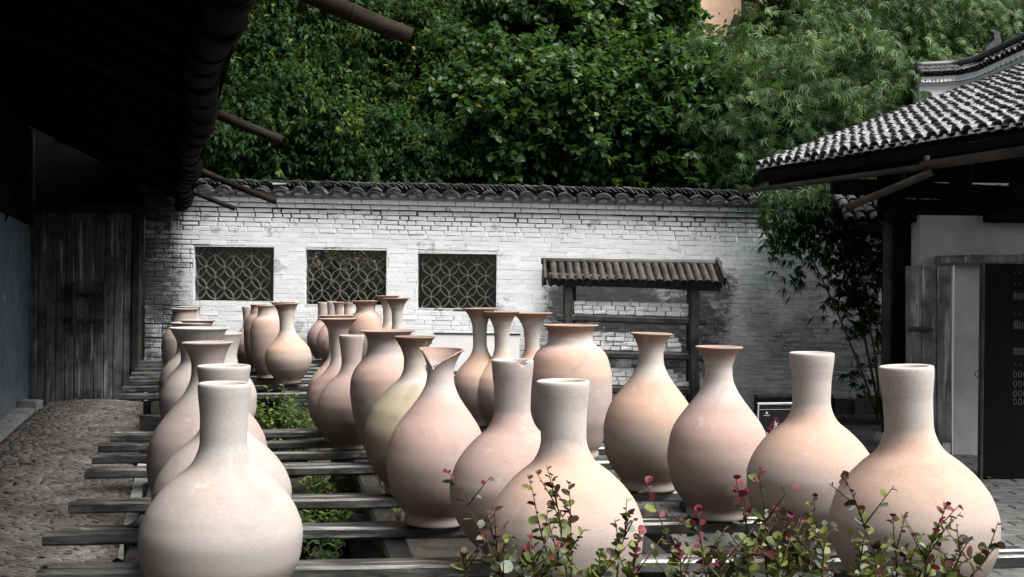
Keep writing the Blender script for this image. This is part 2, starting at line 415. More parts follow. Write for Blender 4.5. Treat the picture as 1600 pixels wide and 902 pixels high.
# ---- cobbled path on the left
pathE = [onz(u, v, 0) for u, v in ((60, 640), (0, 693))]
def pathL(Y):   # left border of the cobbles (right edge of the kerb slabs)
    a, b = pathE; k = (Y - a.y) / (b.y - a.y); return a.x + (b.x - a.x) * k
def pathR(Y): return pathL(Y) + 1.42
pb = MB()
vs = []; fs = []; ys = [2.2 + i * .4 for i in range(30)]
for y in ys: vs += [(pathL(y) - .02, y, -.005), (pathR(y) + .02, y, -.005)]
for i in range(len(ys) - 1): fs.append((2*i, 2*i+1, 2*i+3, 2*i+2))
pb.add(vs, fs)
path = pb.build("cobbled_path", simple("path_bedding", (.03, .027, .024), (.08, .072, .065), 20), kind='structure')
def stone_proto(k):
    rr = random.Random(k); mb = MB(); L, Wd, H = .5, .5, .5
    top = []; n = 8
    for ring, (s, z) in enumerate(((1.0, -.6), (1.0, .15), (.66, .5))):
        for i in range(n):
            a = 2 * math.pi * i / n + .2
            q = s * (1 + rr.uniform(-.12, .12))
            top.append((L * q * math.copysign(abs(math.cos(a)) ** .75, math.cos(a)), Wd * q * math.copysign(abs(math.sin(a)) ** .75, math.sin(a)), H * z + rr.uniform(-.05, .05)))
    f = []
    for r_ in range(2):
        for i in range(n): f.append((r_*n+i, r_*n+(i+1) % n, (r_+1)*n+(i+1) % n, (r_+1)*n+i))
    f.append(tuple(2*n+i for i in range(n)))
    mb.add(top, f, smooth=True); return mb.mesh("cobble", M_pstone)
cob = [stone_proto(i) for i in range(6)]
pl = []
y = 3.0
while y < 13.95:
    x = pathL(y) + random.uniform(0, .05); row = random.uniform(.017, .026) * (1.5 if y > 8.5 else 1)
    while x < pathR(y):
        Ls = random.uniform(.07, .15)
        M = Matrix.Translation((x + Ls / 2, y + random.uniform(-.006, .006), .004 + .05 * math.sin(math.pi * (x - pathL(y)) / 1.42) + .008 * noise.noise(Vector((x, y, 0)) * 2))) @ Matrix.Rotation(random.gauss(-.12, .10), 4, 'Z') @ Matrix.Rotation(random.gauss(0, .06), 4, 'Y') @ Matrix.Diagonal((Ls * .97, row * .92, random.uniform(.024, .040), 1))
        pl.append((random.randrange(6), M)); x += Ls
    y += row
pieces(path, "cobble", "cobbles_further_off", cob, pl, M_pstone, 300)
# kerb slabs both sides
kerb = empty("path_kerb", (pathL(8), 8, 0), kind='structure')
for side in (0, 1):
    y = 4.0; i = 0
    while y < 13.6:
        Ls = random.uniform(.8, 1.3); y1 = min(y + Ls, 13.75)
        for_ = (pathL, pathR)[side]; off = (-.36, .02)[side]; wd = .34 if side == 0 else .26
        vs = []
        for z in (-.01, .035 + random.uniform(0, .008)):
            for yy, dx in ((y + .006, 0), (y + .006, wd), (y1 - .006, wd), (y1 - .006, 0)):
                vs.append((for_(yy) + off + dx + random.uniform(-.006, .006), yy, z + random.uniform(-.002, .002)))
        MB().add(vs, [(3,2,1,0),(4,5,6,7),(0,1,5,4),(1,2,6,5),(2,3,7,6),(3,0,4,7)]).build("slab", M_slab, kerb)
        y = y1
# step stones at the door foot
for u0, u1, v in ((35, 66, 640),):
    a = onz(u0, v, 0); b = onz(u1, v, 0)
    MB().box(((a.x + b.x) / 2, a.y - .05, .06), (b.x - a.x, .2, .13), jit=.008).thing("door_step_stone", M_slab, (a.x, a.y, 0), label="squared stone block at the left foot of the plank door", cat="stone")

# ---- paving on the right
pave = MB(); pave.add([(.6, 3.0, -.006), (9, 3.0, -.006), (9, 12.6, -.006), (.6, 12.6, -.006)], [(0, 1, 2, 3)])
pave = pave.build("courtyard_paving", simple("paving_joint_soil", (.02, .02, .018), (.06, .058, .05), 12), kind='structure')
def slab_proto(k):
    rr = random.Random(50 + k); mb = MB(); vs = []
    for s, z in ((1, -.5), (1, .3), (.94, .5)):
        for sx, sy in ((-1, -1), (1, -1), (1, 1), (-1, 1)):
            vs.append((sx * .5 * s + rr.uniform(-.02, .02), sy * .5 * s + rr.uniform(-.03, .03), z + rr.uniform(-.1, .1) * (z > 0)))
    f = [(8, 9, 10, 11)]
    for r_ in (0, 4):
        for i in range(4): f.append((r_+i, r_+(i+1) % 4, r_+4+(i+1) % 4, r_+4+i))
    mb.add(vs, f); return mb.mesh("paving_brick", M_pave)
sp = [slab_proto(i) for i in range(5)]; pl = []
y = 3.1; r_ = 0
while y < 12.4:
    x = .7 + (r_ % 2) * .14
    while x < 8.6:
        if proj((x, y, 0))[0] < 1680: 
            pl.append((random.randrange(5), Matrix.Translation((x, y, .006 + random.uniform(-.003, .004))) @ Matrix.Rotation(random.gauss(0, .01), 4, 'Z') @ Matrix.Diagonal((.272, .132, .03, 1))))
        x += .28
    y += .14; r_ += 1
# prefer the bricks seen at the right edge and between the vases
def seen(M):
    u, v, d = proj(M.translation); return (1530 < u < 1610 and v > 745) or (930 < u < 1060 and 700 < v < 800)
pl.sort(key=lambda q: not seen(q[1]))
near = [q for q in pl if seen(q[1])]; far = [q for q in pl if not seen(q[1])]
pieces(pave, "paving_brick", "paving_bricks_further_off", sp, near, M_pave, 290)
join_copies(sp, far).build("paving_bricks_hidden", M_pave, pave, kind='stuff')

# ------------------------------------------------------------------ far white brick wall
XL, XR = WX(226), WX(1640)
wall = empty("white_brick_wall", (0, WALL_Y, 0), "long whitewashed brick wall with tiled cap and three lattice windows", "wall")
wins = []
for (u0, u1, vt, vb) in ((302, 428, 384, 472), (477, 604, 389, 478), (652, 776, 395, 484)):
    a = at(u0, vt, WALL_Y); b = at(u1, vb, WALL_Y)
    wins.append((a.x, b.x, b.z, a.z))
TOPZ = 2.70
def brickbox(mb, x0, x1, z0, z1, y, d=.04, ch=.004):
    dz = sag((x0 + x1) / 2); z0 += dz; z1 += dz
    j = lambda: random.uniform(-.45, .45) * ch
    y += 0
    vs = [(x0+j(), y+d, z0+j()), (x1+j(), y+d, z0+j()), (x1+j(), y+d, z1+j()), (x0+j(), y+d, z1+j())]
    vs += [(x0+j(), y+ch, z0+j()), (x1+j(), y+ch, z0+j()), (x1+j(), y+ch, z1+j()), (x0+j(), y+ch, z1+j())]
    vs += [(x0+ch*1.5, y+j(), z0+ch*1.2), (x1-ch*1.5, y+j(), z0+ch*1.2), (x1-ch*1.5, y+j(), z1-ch*1.2), (x0+ch*1.5, y+j(), z1-ch*1.2)]
    fs = []
    for r_ in (0, 4):
        for i in range(4): fs.append((r_+(i+1) % 4, r_+i, r_+4+i, r_+4+(i+1) % 4))
    fs.append((11, 10, 9, 8)[::-1]); mb.add(vs, fs)
# mortar core (solid wall round the three openings), front face 30 mm behind brick faces
core = MB()
def coreb(x0, x1, z0, z1):
    s0, s1 = sag(x0), sag(x1); vs = []
    for y in (WALL_Y + .0025, WALL_Y + .30):
        vs += [(x0, y, z0 + s0), (x1, y, z0 + s1), (x1, y, z1 + s1), (x0, y, z1 + s0)]
    core.add(vs, [(0,1,2,3),(7,6,5,4),(0,4,5,1),(1,5,6,2),(2,6,7,3),(3,7,4,0)])
zb, zt = wins[0][2] - sag((wins[0][0]+wins[0][1])/2), wins[0][3] - sag((wins[0][0]+wins[0][1])/2)
wl = [(w[0], w[1], w[2] - sag((w[0]+w[1])/2), w[3] - sag((w[0]+w[1])/2)) for w in wins]   # in the wall's own levelled frame
xs = [XL] + [c for w in wl for c in (w[0], w[1])] + [XR]
for i in range(0, len(xs), 2): coreb(xs[i], xs[i+1], -.25, TOPZ + .24)
for w in wl: coreb(w[0], w[1], -.25, w[2]); coreb(w[0], w[1], w[3], TOPZ + .24)
core.build("mortar_core", M_wmortar, wall)
bricks = MB(); PITCH = .0655; z = -.06; row = 0
def placed(x, z):      # how open the joints are: painted over in the middle, open near the top and at both ends
    n = noise.noise(Vector((x * 1.1, z * 2.2, 3.1))) * .5 + .5
    m2 = noise.noise(Vector((x * 5, z * 9, 8.1))) * .5 + .5
    top = max(0, min(1, (z - 2.25) / .3)); left = max(0, min(1, (WX(330) - x) / .6)); low = max(0, min(1, (1.35 - z) / .25)) * .55
    return max(0, min(1, (n - .38) * 1.2 + (m2 - .5) * .8 + top * .95 + left * .8 + low * .4))
brick_parts = []
while z < TOPZ - .01:
    x = XL + (row % 2) * -.12; zz0, zz1 = z, z + PITCH
    while x < XR:
        bl = random.choice((.25, .25, .25, .125)) + random.uniform(-.008, .008)
        segs = [(max(x, XL), min(x + bl, XR))]
        for w in wl:
            if zz1 > w[2] + .01 and zz0 < w[3] - .01:
                ns = []
                for a, b in segs:
                    if b <= w[0] or a >= w[1]: ns.append((a, b)); continue
                    if a < w[0] - .02: ns.append((a, w[0]))
                    if b > w[1] + .02: ns.append((w[1], b))
                segs = ns
        for a, b in segs:
            if b - a < .03: continue
            op = placed((a + b) / 2, zz0)
            gp = .0006 + .0085 * op ** 1.7 * random.uniform(.5, 1.3)
            yy = WALL_Y - random.uniform(0, .0032) - .010 * op ** 1.5 * random.uniform(.3, 1)
            near_top = TOPZ - zz1 < PITCH * 4.2 and WX(300) < a < WX(1190)
            if near_top and len(brick_parts) < 150: brick_parts.append((a + gp, b - gp, zz0 + gp * .8, zz1 - gp * .8, yy))
            else: g1, g2, g3, g4 = (gp * random.choice((.1, .5, 1, 1.6)) + .0004 for _ in range(4)); brickbox(bricks, a + g1, b - g2, zz0 + g3 * .8, zz1 - g4 * .8, yy, ch=.0012 + .0045 * op)
        x += bl
    z += PITCH; row += 1
# corbelled cornice courses stepping forward, each brick its own piece
for c, (yo, hh) in enumerate(((.035, .06), (.07, .06), (.03, .05))):
    x = XL + (c % 2) * -.12; z0 = TOPZ + c * .068
    while x < XR:
        a, b = max(x, XL), min(x + .26, XR); x += .26
        if b - a < .05: continue
        brick_parts.append((a + .004, b - .004, z0 + .004, z0 + .064, WALL_Y - yo - random.uniform(0, .006)))
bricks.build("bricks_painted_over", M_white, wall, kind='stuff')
protos_b = []
for k in range(6):
    mb = MB(); brick_sag = sag; 
    globals()['sag'] = lambda x: 0
    brickbox(mb, -.5, .5, -.5, .5, 0, d=1.0, ch=.05); globals()['sag'] = brick_sag
    # soften scale-dependent chamfer
    protos_b.append(mb.mesh("brick", M_white))
for (a, b, z0, z1, yy) in brick_parts[:300]:
    cx, cz = (a + b) / 2, (z0 + z1) / 2 + sag((a + b) / 2)
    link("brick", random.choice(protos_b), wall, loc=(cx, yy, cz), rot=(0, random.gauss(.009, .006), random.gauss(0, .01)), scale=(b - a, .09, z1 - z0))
if len(brick_parts) > 300:
    mb = MB()
    for (a, b, z0, z1, yy) in brick_parts[300:]: brickbox(mb, a, b, z0, z1, yy, d=.09)
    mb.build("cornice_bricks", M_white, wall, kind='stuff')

# tiled cap
def arc_tile(r, length, th, a0, a1, seg=8, taper=.9, name="tile", mat=None):
    """curved tile, axis along -Y (front end at y=0, back at y=+length); arc a0..a1 deg with 90 = up"""
    mb = MB(); mb.trough((0, 0, 0), (0, length, 0), r, r * taper, th, seg, a0, a1, segs=1); return mb.mesh(name, mat or M_tile)
cover = [arc_tile(.118 + .004 * k, .2, .013, 36, 144, 8, .95, "cover_tile") for k in range(3)]
pan = [arc_tile(.115, .2, .014, 205, 335, 8, .95, "pan_tile")]
CZ = TOPZ + .205
x = XL + .05; SP = .262
capbed = MB()
for (y0, y1, z0, z1) in ((-.10, .15, .0, .1),):
    s0, s1 = sag(XL), sag(XR)
    capbed.add([(XL, WALL_Y - .03, CZ + s0 - .01), (XR, WALL_Y - .03, CZ + s1 - .01), (XR, WALL_Y + .15, CZ + .11 + s1), (XL, WALL_Y + .15, CZ + .11 + s0),
                (XL, WALL_Y + .33, CZ + s0 - .01), (XR, WALL_Y + .33, CZ + s1 - .01)], [(0, 1, 2, 3), (3, 2, 5, 4), (0, 4, 5, 1)])
capbed.build("cap_bedding", M_mortar, wall)
while x < XR - .1:
    zz = CZ + sag(x)
    for row_, (yo, zo) in enumerate(((-.15, .0),)):
        for k in range(4):
            link("cover_tile", cover[min(k, 2)], wall, loc=(x + random.uniform(-.008, .008), WALL_Y + yo + k * .010 + random.uniform(-.012, .012), zz - .10 + zo + k * .019 + random.uniform(-.004, .004)),
                 rot=(R(13) + random.gauss(0, .04), random.gauss(0, .09), random.gauss(0, .10)))
        link("pan_tile", pan[0], wall, loc=(x + SP / 2, WALL_Y + yo + .01 + random.uniform(-.01, .01), zz + .095 + zo + random.uniform(-.004, .004)), rot=(R(13) + random.gauss(0, .03), random.gauss(0, .05), random.gauss(0, .04)))
        if row_ == 0:
            link("pan_tile", pan[0], wall, loc=(x + SP / 2, WALL_Y + yo - .008, zz + .077 + random.uniform(-.004, .004)), rot=(R(13), random.gauss(0, .05), random.gauss(0, .05)))
    # whitewashed plug under each cover
    if WX(290) < x < WX(1200):
        pass
    x += SP
plugs = MB(); x = XL + .05
while x < XR - .1:
    zz = CZ + sag(x) - .03
    vs = [(x - .06, WALL_Y - .125, zz - .01)]; n = 8
    vs = [(x + .062 * math.cos(R(180 * i / n)), WALL_Y - .122, zz - .004 + .05 * math.sin(R(180 * i / n))) for i in range(n + 1)]
    vs += [(p[0], p[1] + .1, p[2]) for p in vs]
    plugs.add(vs, [tuple(range(n + 1))[::-1]] + [(i, i+1, n+2+i, n+1+i) for i in range(n)]); x += SP
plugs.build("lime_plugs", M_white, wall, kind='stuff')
# ridge of leaning tiles
rt = []
for k in range(4):
    mb = MB(); mb.trough((0, 0, 0), (0, .2, 0), .2, .195, .012, 5, 64, 116, segs=1)
    me = mb.mesh("ridge_tile", M_tile if k % 2 else M_tile_pale)
    for v in me.vertices: v.co.z -= .19
    rt.append(me)
x = XL; cnt = 0; rest = []
while x < XR:
    zz = CZ + .155 + sag(x) + .012 * noise.noise(Vector((x * 1.5, 0, 0)))
    tilt = R(24) + random.gauss(0, .09)
    M = Matrix.Translation((x, WALL_Y - .05 + random.uniform(-.012, .012), zz)) @ Matrix.Rotation(tilt, 4, 'Y') @ Matrix.Rotation(random.gauss(0, .05), 4, 'Z')
    rest.append((random.randrange(4), M)); x += random.uniform(.05, .075)
pieces(wall, "ridge_tile", "ridge_tiles_at_the_end", rt, rest, M_tile, 300)
# a few loose tiles lying on the cap
for u, v in ((436, 291),):
    p = at(u, v, WALL_Y - .02); tilew = MB(); tilew.trough((p.x - .08, p.y, p.z), (p.x + .1, p.y + .03, p.z + .01), .1, .1, .014, 6, 40, 140, segs=1)
    # sits on the ridge
    for i, q in enumerate(tilew.v): tilew.v[i] = (q[0], q[1], q[2] - .05)
    tilew.build("loose_cap_tile", M_tile_pale, wall)

# lattice windows: curved tiles set as interlaced petals
def arc_piece():
    mb = MB(); c = .098; sg = .040; n = 8; th = .010; dp = .06; vs = []; fs = []
    # circular arc chord 2c, sagitta sg, bulging +z, axis chord along x
    rr = (c * c + sg * sg) / (2 * sg); cz = sg - rr; a = math.asin(c / rr)
    for i in range(n + 1):
        t_ = -a + 2 * a * i / n
        for q in (rr + th / 2, rr - th / 2):
            for y in (-dp / 2, dp / 2): vs.append((q * math.sin(t_), y, cz + q * math.cos(t_)))
    for i in range(n):
        b = i * 4; c2 = b + 4
        fs += [(b, c2, c2+1, b+1), (b+2, b+3, c2+3, c2+2), (b, b+2, c2+2, c2), (b+1, c2+1, c2+3, b+3)]
    fs += [(0, 1, 3, 2), (n*4, n*4+2, n*4+3, n*4+1)]
    mb.add(vs, fs); return mb.mesh("lattice_tile", M_lattice)
ap = arc_piece()
node = MB(); node.tube([(0, -.034, 0), (0, .034, 0)], .017, 6); nodem = node.mesh("mortar_dab", M_lattice)
for wi, w in enumerate(wins):
    fr = MB(); fw = .008
    x0, x1, z0, z1 = w; y0, y1 = WALL_Y + .0, WALL_Y + .26
    sl_ = -.009
    fr.box(((x0 + x1) / 2, (y0 + y1) / 2, z0 + fw / 2), (x1 - x0, y1 - y0, fw)); fr.box(((x0 + x1) / 2, (y0 + y1) / 2, z1 - fw / 2), (x1 - x0, y1 - y0, fw))
    fr.box((x0 + fw / 2, (y0 + y1) / 2, (z0 + z1) / 2), (fw, y1 - y0, z1 - z0 - 2 * fw - .004)); fr.box((x1 - fw / 2, (y0 + y1) / 2, (z0 + z1) / 2), (fw, y1 - y0, z1 - z0 - 2 * fw - .004))
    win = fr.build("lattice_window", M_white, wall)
    dx, dz = .126, .150; yw = WALL_Y + .09
    ox = x0 + (.04, .10, .07)[wi]; oz = z0 + (.03, .05, .02)[wi]
    ang = math.atan2(dz, dx)
    i = 0
    for jz in range(-1, 7):
        for ix in range(-1, 11):
            if (ix + jz) % 2: continue
            px, pz = ox + ix * dx, oz + jz * dz
            if x0 + .01 < px < x1 - .01 and z0 + .01 < pz < z1 - .01: link("mortar_dab", nodem, win, loc=(px, yw, pz))
            for sgn in (1, -1):
                qx, qz = px + sgn * dx, pz + dz
                mx, mz = (px + qx) / 2, (pz + qz) / 2
                if not (x0 + .02 < mx < x1 - .02 and z0 + .02 < mz < z1 - .02): continue
                a = math.atan2(qz - pz, qx - px)
                for fl in (0, math.pi):
                    link("lattice_tile", ap, win, loc=(mx, yw + random.uniform(-.004, .004), mz), rot=(0, -(a + fl) + random.gauss(0, .02), 0))

# stone footing along the right half of the wall base, dark bed with debris
fb = empty("wall_footing", (4.5, 13.9, 0), "low dark rubble footing at the foot of the wall behind the bamboo", "footing")
x = WX(1180)
while x < WX(1420):
    w_ = random.uniform(.12, .28)
    MB().box((x + w_ / 2, 14.02 + random.uniform(-.03, .03), .09 + random.uniform(-.03, .03)), (w_ * .95, .26, .2 + random.uniform(0, .08)), jit=.02).build("rubble_stone", simple("footing_stone%d" % random.randrange(3), (.02, .02, .019), (.07, .068, .06), 10), fb)
    x += w_

# ------------------------------------------------------------------ left building: end wall, door, long wall, roof, gutter, poles
XD0, XD1 = WX(47), WX(224)
hall = empty("thatched_hall", (XD0 - 1, 12, 0), "dark open-sided hall on the left with sooty roof and flaking blue-grey wall", "building")
def hallwall():
    a = Vector((XD0, WALL_Y, 0)); b = a - HD * 13
    mb = MB(); n = 20; m = 8; vs = []; fs = []; H = 3.72
    for off in (0, -.25):
        for i in range(n + 1):
            for j in range(m + 1):
                p = a.lerp(b, i / n) + HP * (-off) + Vector((0, 0, H * j / m - .05)); d = .008 * noise.noise(p * 1.5)
                vs.append(p + HP * d)
    k = m + 1; s_ = (n + 1) * k
    for i in range(n):
        for j in range(m):
            q = i * k + j; fs.append((q, q + k, q + k + 1, q + 1)); fs.append((s_ + q, s_ + q + 1, s_ + q + k + 1, s_ + q + k))
    mb.add(vs, fs, smooth=True); mb.build("long_wall", M_bluewall, hall)
hallwall()
def roofzL(x, y): return 2.82 + math.tan(R(26)) * (Vector((x, y, 0)) - Vector((.19 - .337 * y, y, 0))).dot(HP) + .02
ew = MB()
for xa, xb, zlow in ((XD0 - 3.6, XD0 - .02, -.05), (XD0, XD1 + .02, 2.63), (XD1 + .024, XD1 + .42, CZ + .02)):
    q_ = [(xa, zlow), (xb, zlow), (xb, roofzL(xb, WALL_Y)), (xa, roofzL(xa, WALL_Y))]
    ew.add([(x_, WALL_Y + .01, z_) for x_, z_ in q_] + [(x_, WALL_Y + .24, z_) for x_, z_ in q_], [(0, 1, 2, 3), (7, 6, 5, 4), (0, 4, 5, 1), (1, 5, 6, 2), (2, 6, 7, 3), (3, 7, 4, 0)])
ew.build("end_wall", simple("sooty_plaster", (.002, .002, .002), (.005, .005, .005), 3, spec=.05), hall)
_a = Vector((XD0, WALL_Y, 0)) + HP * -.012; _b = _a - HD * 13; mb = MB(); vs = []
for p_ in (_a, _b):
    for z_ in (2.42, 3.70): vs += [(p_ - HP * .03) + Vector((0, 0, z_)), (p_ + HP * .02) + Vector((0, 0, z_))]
mb.add(vs, [(0, 2, 6, 4), (1, 5, 7, 3), (0, 4, 5, 1), (2, 3, 7, 6), (0, 1, 3, 2), (4, 6, 7, 5)]); mb.build("upper_shade_panel", M_roofdark, hall)  # dark sheet added over the upper wall, standing in for roof shade
# roof deck + rafters
rs = math.tan(R(26))
rd = MB(); vs = []
for th in (0.03, .2):
    for Y in (-3, 14.45):
        for d in (-.12, 5.2): p = eaveL(Y) + HP * d; vs.append((p.x, p.y, p.z + rs * d + th))
rd.add(vs, [(0, 2, 3, 1), (4, 5, 7, 6), (0, 1, 5, 4), (2, 6, 7, 3), (0, 4, 6, 2), (1, 3, 7, 5)])
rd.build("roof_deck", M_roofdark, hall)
for i in range(30):
    Y = -2.4 + i * .56; p0 = eaveL(Y) + HP * 0.0; p1 = eaveL(Y) + HP * 5.0; p1.z += rs * 5.0
    MB().beam(p0 + Vector((0, 0, -.03)), p1 + Vector((0, 0, -.03)), .09, .08, .01, 3, seed=i, m=0).build("rafter", M_roofdark, hall)
for d in (2.6,):
    p0 = eaveL(-2) + HP * d; p1 = eaveL(14) + HP * d
    MB().tube([p0 + Vector((0, 0, rs * d - .15)), p1 + Vector((0, 0, rs * d - .15))], .085, 10).build("purlin", M_beam, hall)
# posts of the hall are out of view to the left; one brace is seen
p = at(5, 345, 11.9); q = at(45, 262, 12.6)
MB().tube([p, q], .03, 8).build("brace", M_beam, hall)
# bark gutter along the eave, overlapping lengths
gut = empty("eave_gutter", eaveL(8), "rounded bark gutter slung in overlapping lengths under the left eave", "gutter")
Y = 1.2; k = 0
while Y < 13.7:
    L = random.uniform(.34, .62); r0 = .092 + .012 * random.random(); wv = lambda yy: Vector((.03 * math.sin(yy * 2.1), 0, -.10 + .02 * math.sin(yy * 1.3)))
    a = eaveL(Y) + wv(Y); b = eaveL(min(Y + L + .05, 13.9)) + wv(Y + L)
    mb = MB(); pts = [a.lerp(b, i / 5) for i in range(6)]
    mb.tube(pts, [r0 * 1.05, r0 * 1.0, r0 * .97, r0 * .95, r0 * .93, r0 * .9], 18); mb.build("gutter_length", M_gutter, gut); Y += L; k += 1
# slanting poles carrying the gutter
def pole(Yc, uL, uR, dz=.0, r=.035, slope=-.34, name="bamboo gutter pole"):
    c = eaveL(Yc) + Vector((0, 0, dz)); d = -HP
    def dist(u):
        tgt = (u - 800) / 1600 
        return (tgt * c.y - c.x) / (d.x - tgt * d.y)
    a = c + d * dist(uL) + Vector((0, 0, slope * dist(uL))); b = c + d * dist(uR) + Vector((0, 0, slope * dist(uR)))
    n = 8; pts = []; rr = []
    for i in range(n + 1):
        k = i / n; q = a.lerp(b, k) + Vector((0, 0, .012 * math.sin(k * 5))); pts += [q]; rr += [r * (1.08 - .16 * k)]
    mb = MB(); mb.tube(pts, rr, 12); o = mb.thing("gutter_pole", M_pole, tuple(c), label=name, cat="pole", group="bamboo poles jutting from the left eave")
    for i in (2, 4, 6):      # nodes
        kk = MB(); kk.tube([pts[i] - (b - a).normalized() * .012, pts[i], pts[i] + (b - a).normalized() * .012], [rr[i] * 1.0, rr[i] * 1.14, rr[i] * 1.0], 12)
        kk.build("node_ring", M_pole, o)
pole(4.28, 250, 636, .15, .043, -.28, "thickest bamboo pole jutting out over the foliage at the top of the picture")
pole(6.75, -40, 438, -.02, .036, -.35, "long slanting bamboo pole ending against the foliage, second from the top")
pole(10.3, 100, 430, -.0, .034, -.36, "slanting bamboo pole ending over the tiled wall cap")
pole(12.4, 85, 366, -.02, .032, -.36, "lowest slanting pole with a square cut end in front of the brick wall")

# plank door
door = empty("plank_door", ((XD0 + XD1) / 2, WALL_Y, 0), "tall dark weathered plank door with a wooden bar latch at the end of the path", "door")
pu = [49.5, 63.5, 75.9, 91.8, 105.8, 120.4, 134.7, 151, 166.7, 181.2, 196.6, 209]
for i in range(len(pu) - 1):
    x0, x1 = WX(pu[i]), WX(pu[i + 1]); z0 = at(100, 631 + .15 * i, WALL_Y).z
    MB().beam(((x0 + x1) / 2, WALL_Y - .07 + random.uniform(-.006, .006), z0), ((x0 + x1) / 2, WALL_Y - .07, 2.6), (x1 - x0) - random.uniform(.008, .016), .035, .006, 10, .003, up=(0, 1, 0), seed=i + 40).build("plank", M_door, door)
MB().box((XD0 + .02, WALL_Y - .06, 1.33), (.05, .12, 2.7)).build("left_jamb", M_door, door)
MB().beam((WX(217), WALL_Y - .05, 0), (WX(217), WALL_Y - .05, 2.66), .11, .13, .01, 8, up=(0, 1, 0), seed=4).build("right_jamb", M_post, door)
MB().box(((XD0 + XD1) / 2, WALL_Y - .05, 2.67), (XD1 - XD0 + .1, .15, .13)).build("lintel", M_post, door)
MB().box(((XD0 + XD1) / 2, WALL_Y + .0, 1.3), (XD1 - XD0 - .02, .04, 2.64)).build("backing_boards", M_black, door)
for u, vt, vb in ((114.5, 441, 521), (163.5, 441, 522)):
    a = at(u, vt, WALL_Y - .17); b = at(u, vb, WALL_Y - .17)
    MB().beam(b, a, .05, .06, .012, 6, up=(0, 1, 0), seed=u).build("latch_post", M_rack, door)
for v in (461, 502):
    a = at(103, v, WALL_Y - .13); b = at(173, v - .5, WALL_Y - .13)
    MB().beam(a, b, .04, .055, .008, 5, seed=v).build("latch_bar", M_rack, door)

# ------------------------------------------------------------------ display racks of slats
racks = []
def rack(name, z, slats, endx, label, yawfn, xs_bearer):
    q_ = onz(slats[-1][0], slats[-1][1], z); r0 = empty(name, (q_.x, q_.y, 0), label, "rack")
    lines = []
    for i, (u, v, n) in enumerate(slats):
        p = onz(u, v, z); ex = endx(i); yaw = yawfn(i, v)
        for k in range(n):
            a = Vector((p.x + (random.uniform(-.03, .06) if k else 0), p.y + .033 + k * .092, z - .028 + random.uniform(-.006, .0)))
            L = ex - a.x; b = a + Vector((L, L * math.tan(yaw), 0))
            if b.y > WALL_Y - .25: b = a + (b - a) * ((WALL_Y - .25 - a.y) / (b.y - a.y))
            lines.append((a, b))
            MB().beam(a, b, .070, .058, .011, 22, .0045, seed=i * 3 + k + z * 50).build("slat", M_slat, r0)
    racks.append((name, z, lines))
    return r0, lines
FZ, BZ = .50, .64
fs_ = [(15, 990, 2), (53, 895, 2), (64, 834, 2), (105, 787, 2), (130, 735, 2), (142, 712, 1), (151, 694, 1), (171, 679, 2)]
def yawF(i, v): return math.atan((.033 + random.uniform(-.002, .002)) * 1600 / (v - 448))* .98
front, flines = rack("display_rack", FZ, fs_, lambda i: (2.22, 2.22, 2.3, 2.1, 1.9, 1.8, 1.75, 1.7)[i] + .04 * math.sin(i * 2.2), "long low rack of weathered timber slats carrying the nearer vases", yawF, ())
bs_ = [(185, 616, 1), (190, 603, 1), (200, 594, 1), (201, 589, 1), (204, 582, 1), (209, 576, 1), (213, 570, 1), (216, 563, 1)]
back, blines = rack("display_rack", BZ, bs_, lambda i: -.5 + .05 * math.sin(i * 1.7), "low timber slat rack behind the green shrub carrying the farther vases", lambda i, v: R(13), ())
# bearers and pedestals
def bearers(root, lines, fr, z, wid=.12):
    for f in fr:
        pts = [a.lerp(b, f) for a, b in lines]
        p0 = min(pts, key=lambda p: p.y) + Vector((0, -.12, 0)); p1 = max(pts, key=lambda p: p.y) + Vector((0, .12, 0))
        p0.z = p1.z = z - .058 - .06
        MB().beam(p0, p1, wid, .11, .015, 12, .006, seed=f * 9).build("bearer", M_slat_dark, root)
        n = max(2, int((p1.y - p0.y) / 1.1))
        for k in range(n + 1):
            c = p0.lerp(p1, k / n); hz = p0.z - .055
            MB().box((c.x, c.y, hz / 2 - .02), (.26, .22, hz + .03), jit=.01).build("pedestal", M_slat_dark, root)
bearers(front, flines, (.085, .36, .64, .9), FZ); bearers(back, blines, (.12, .5, .88), BZ)

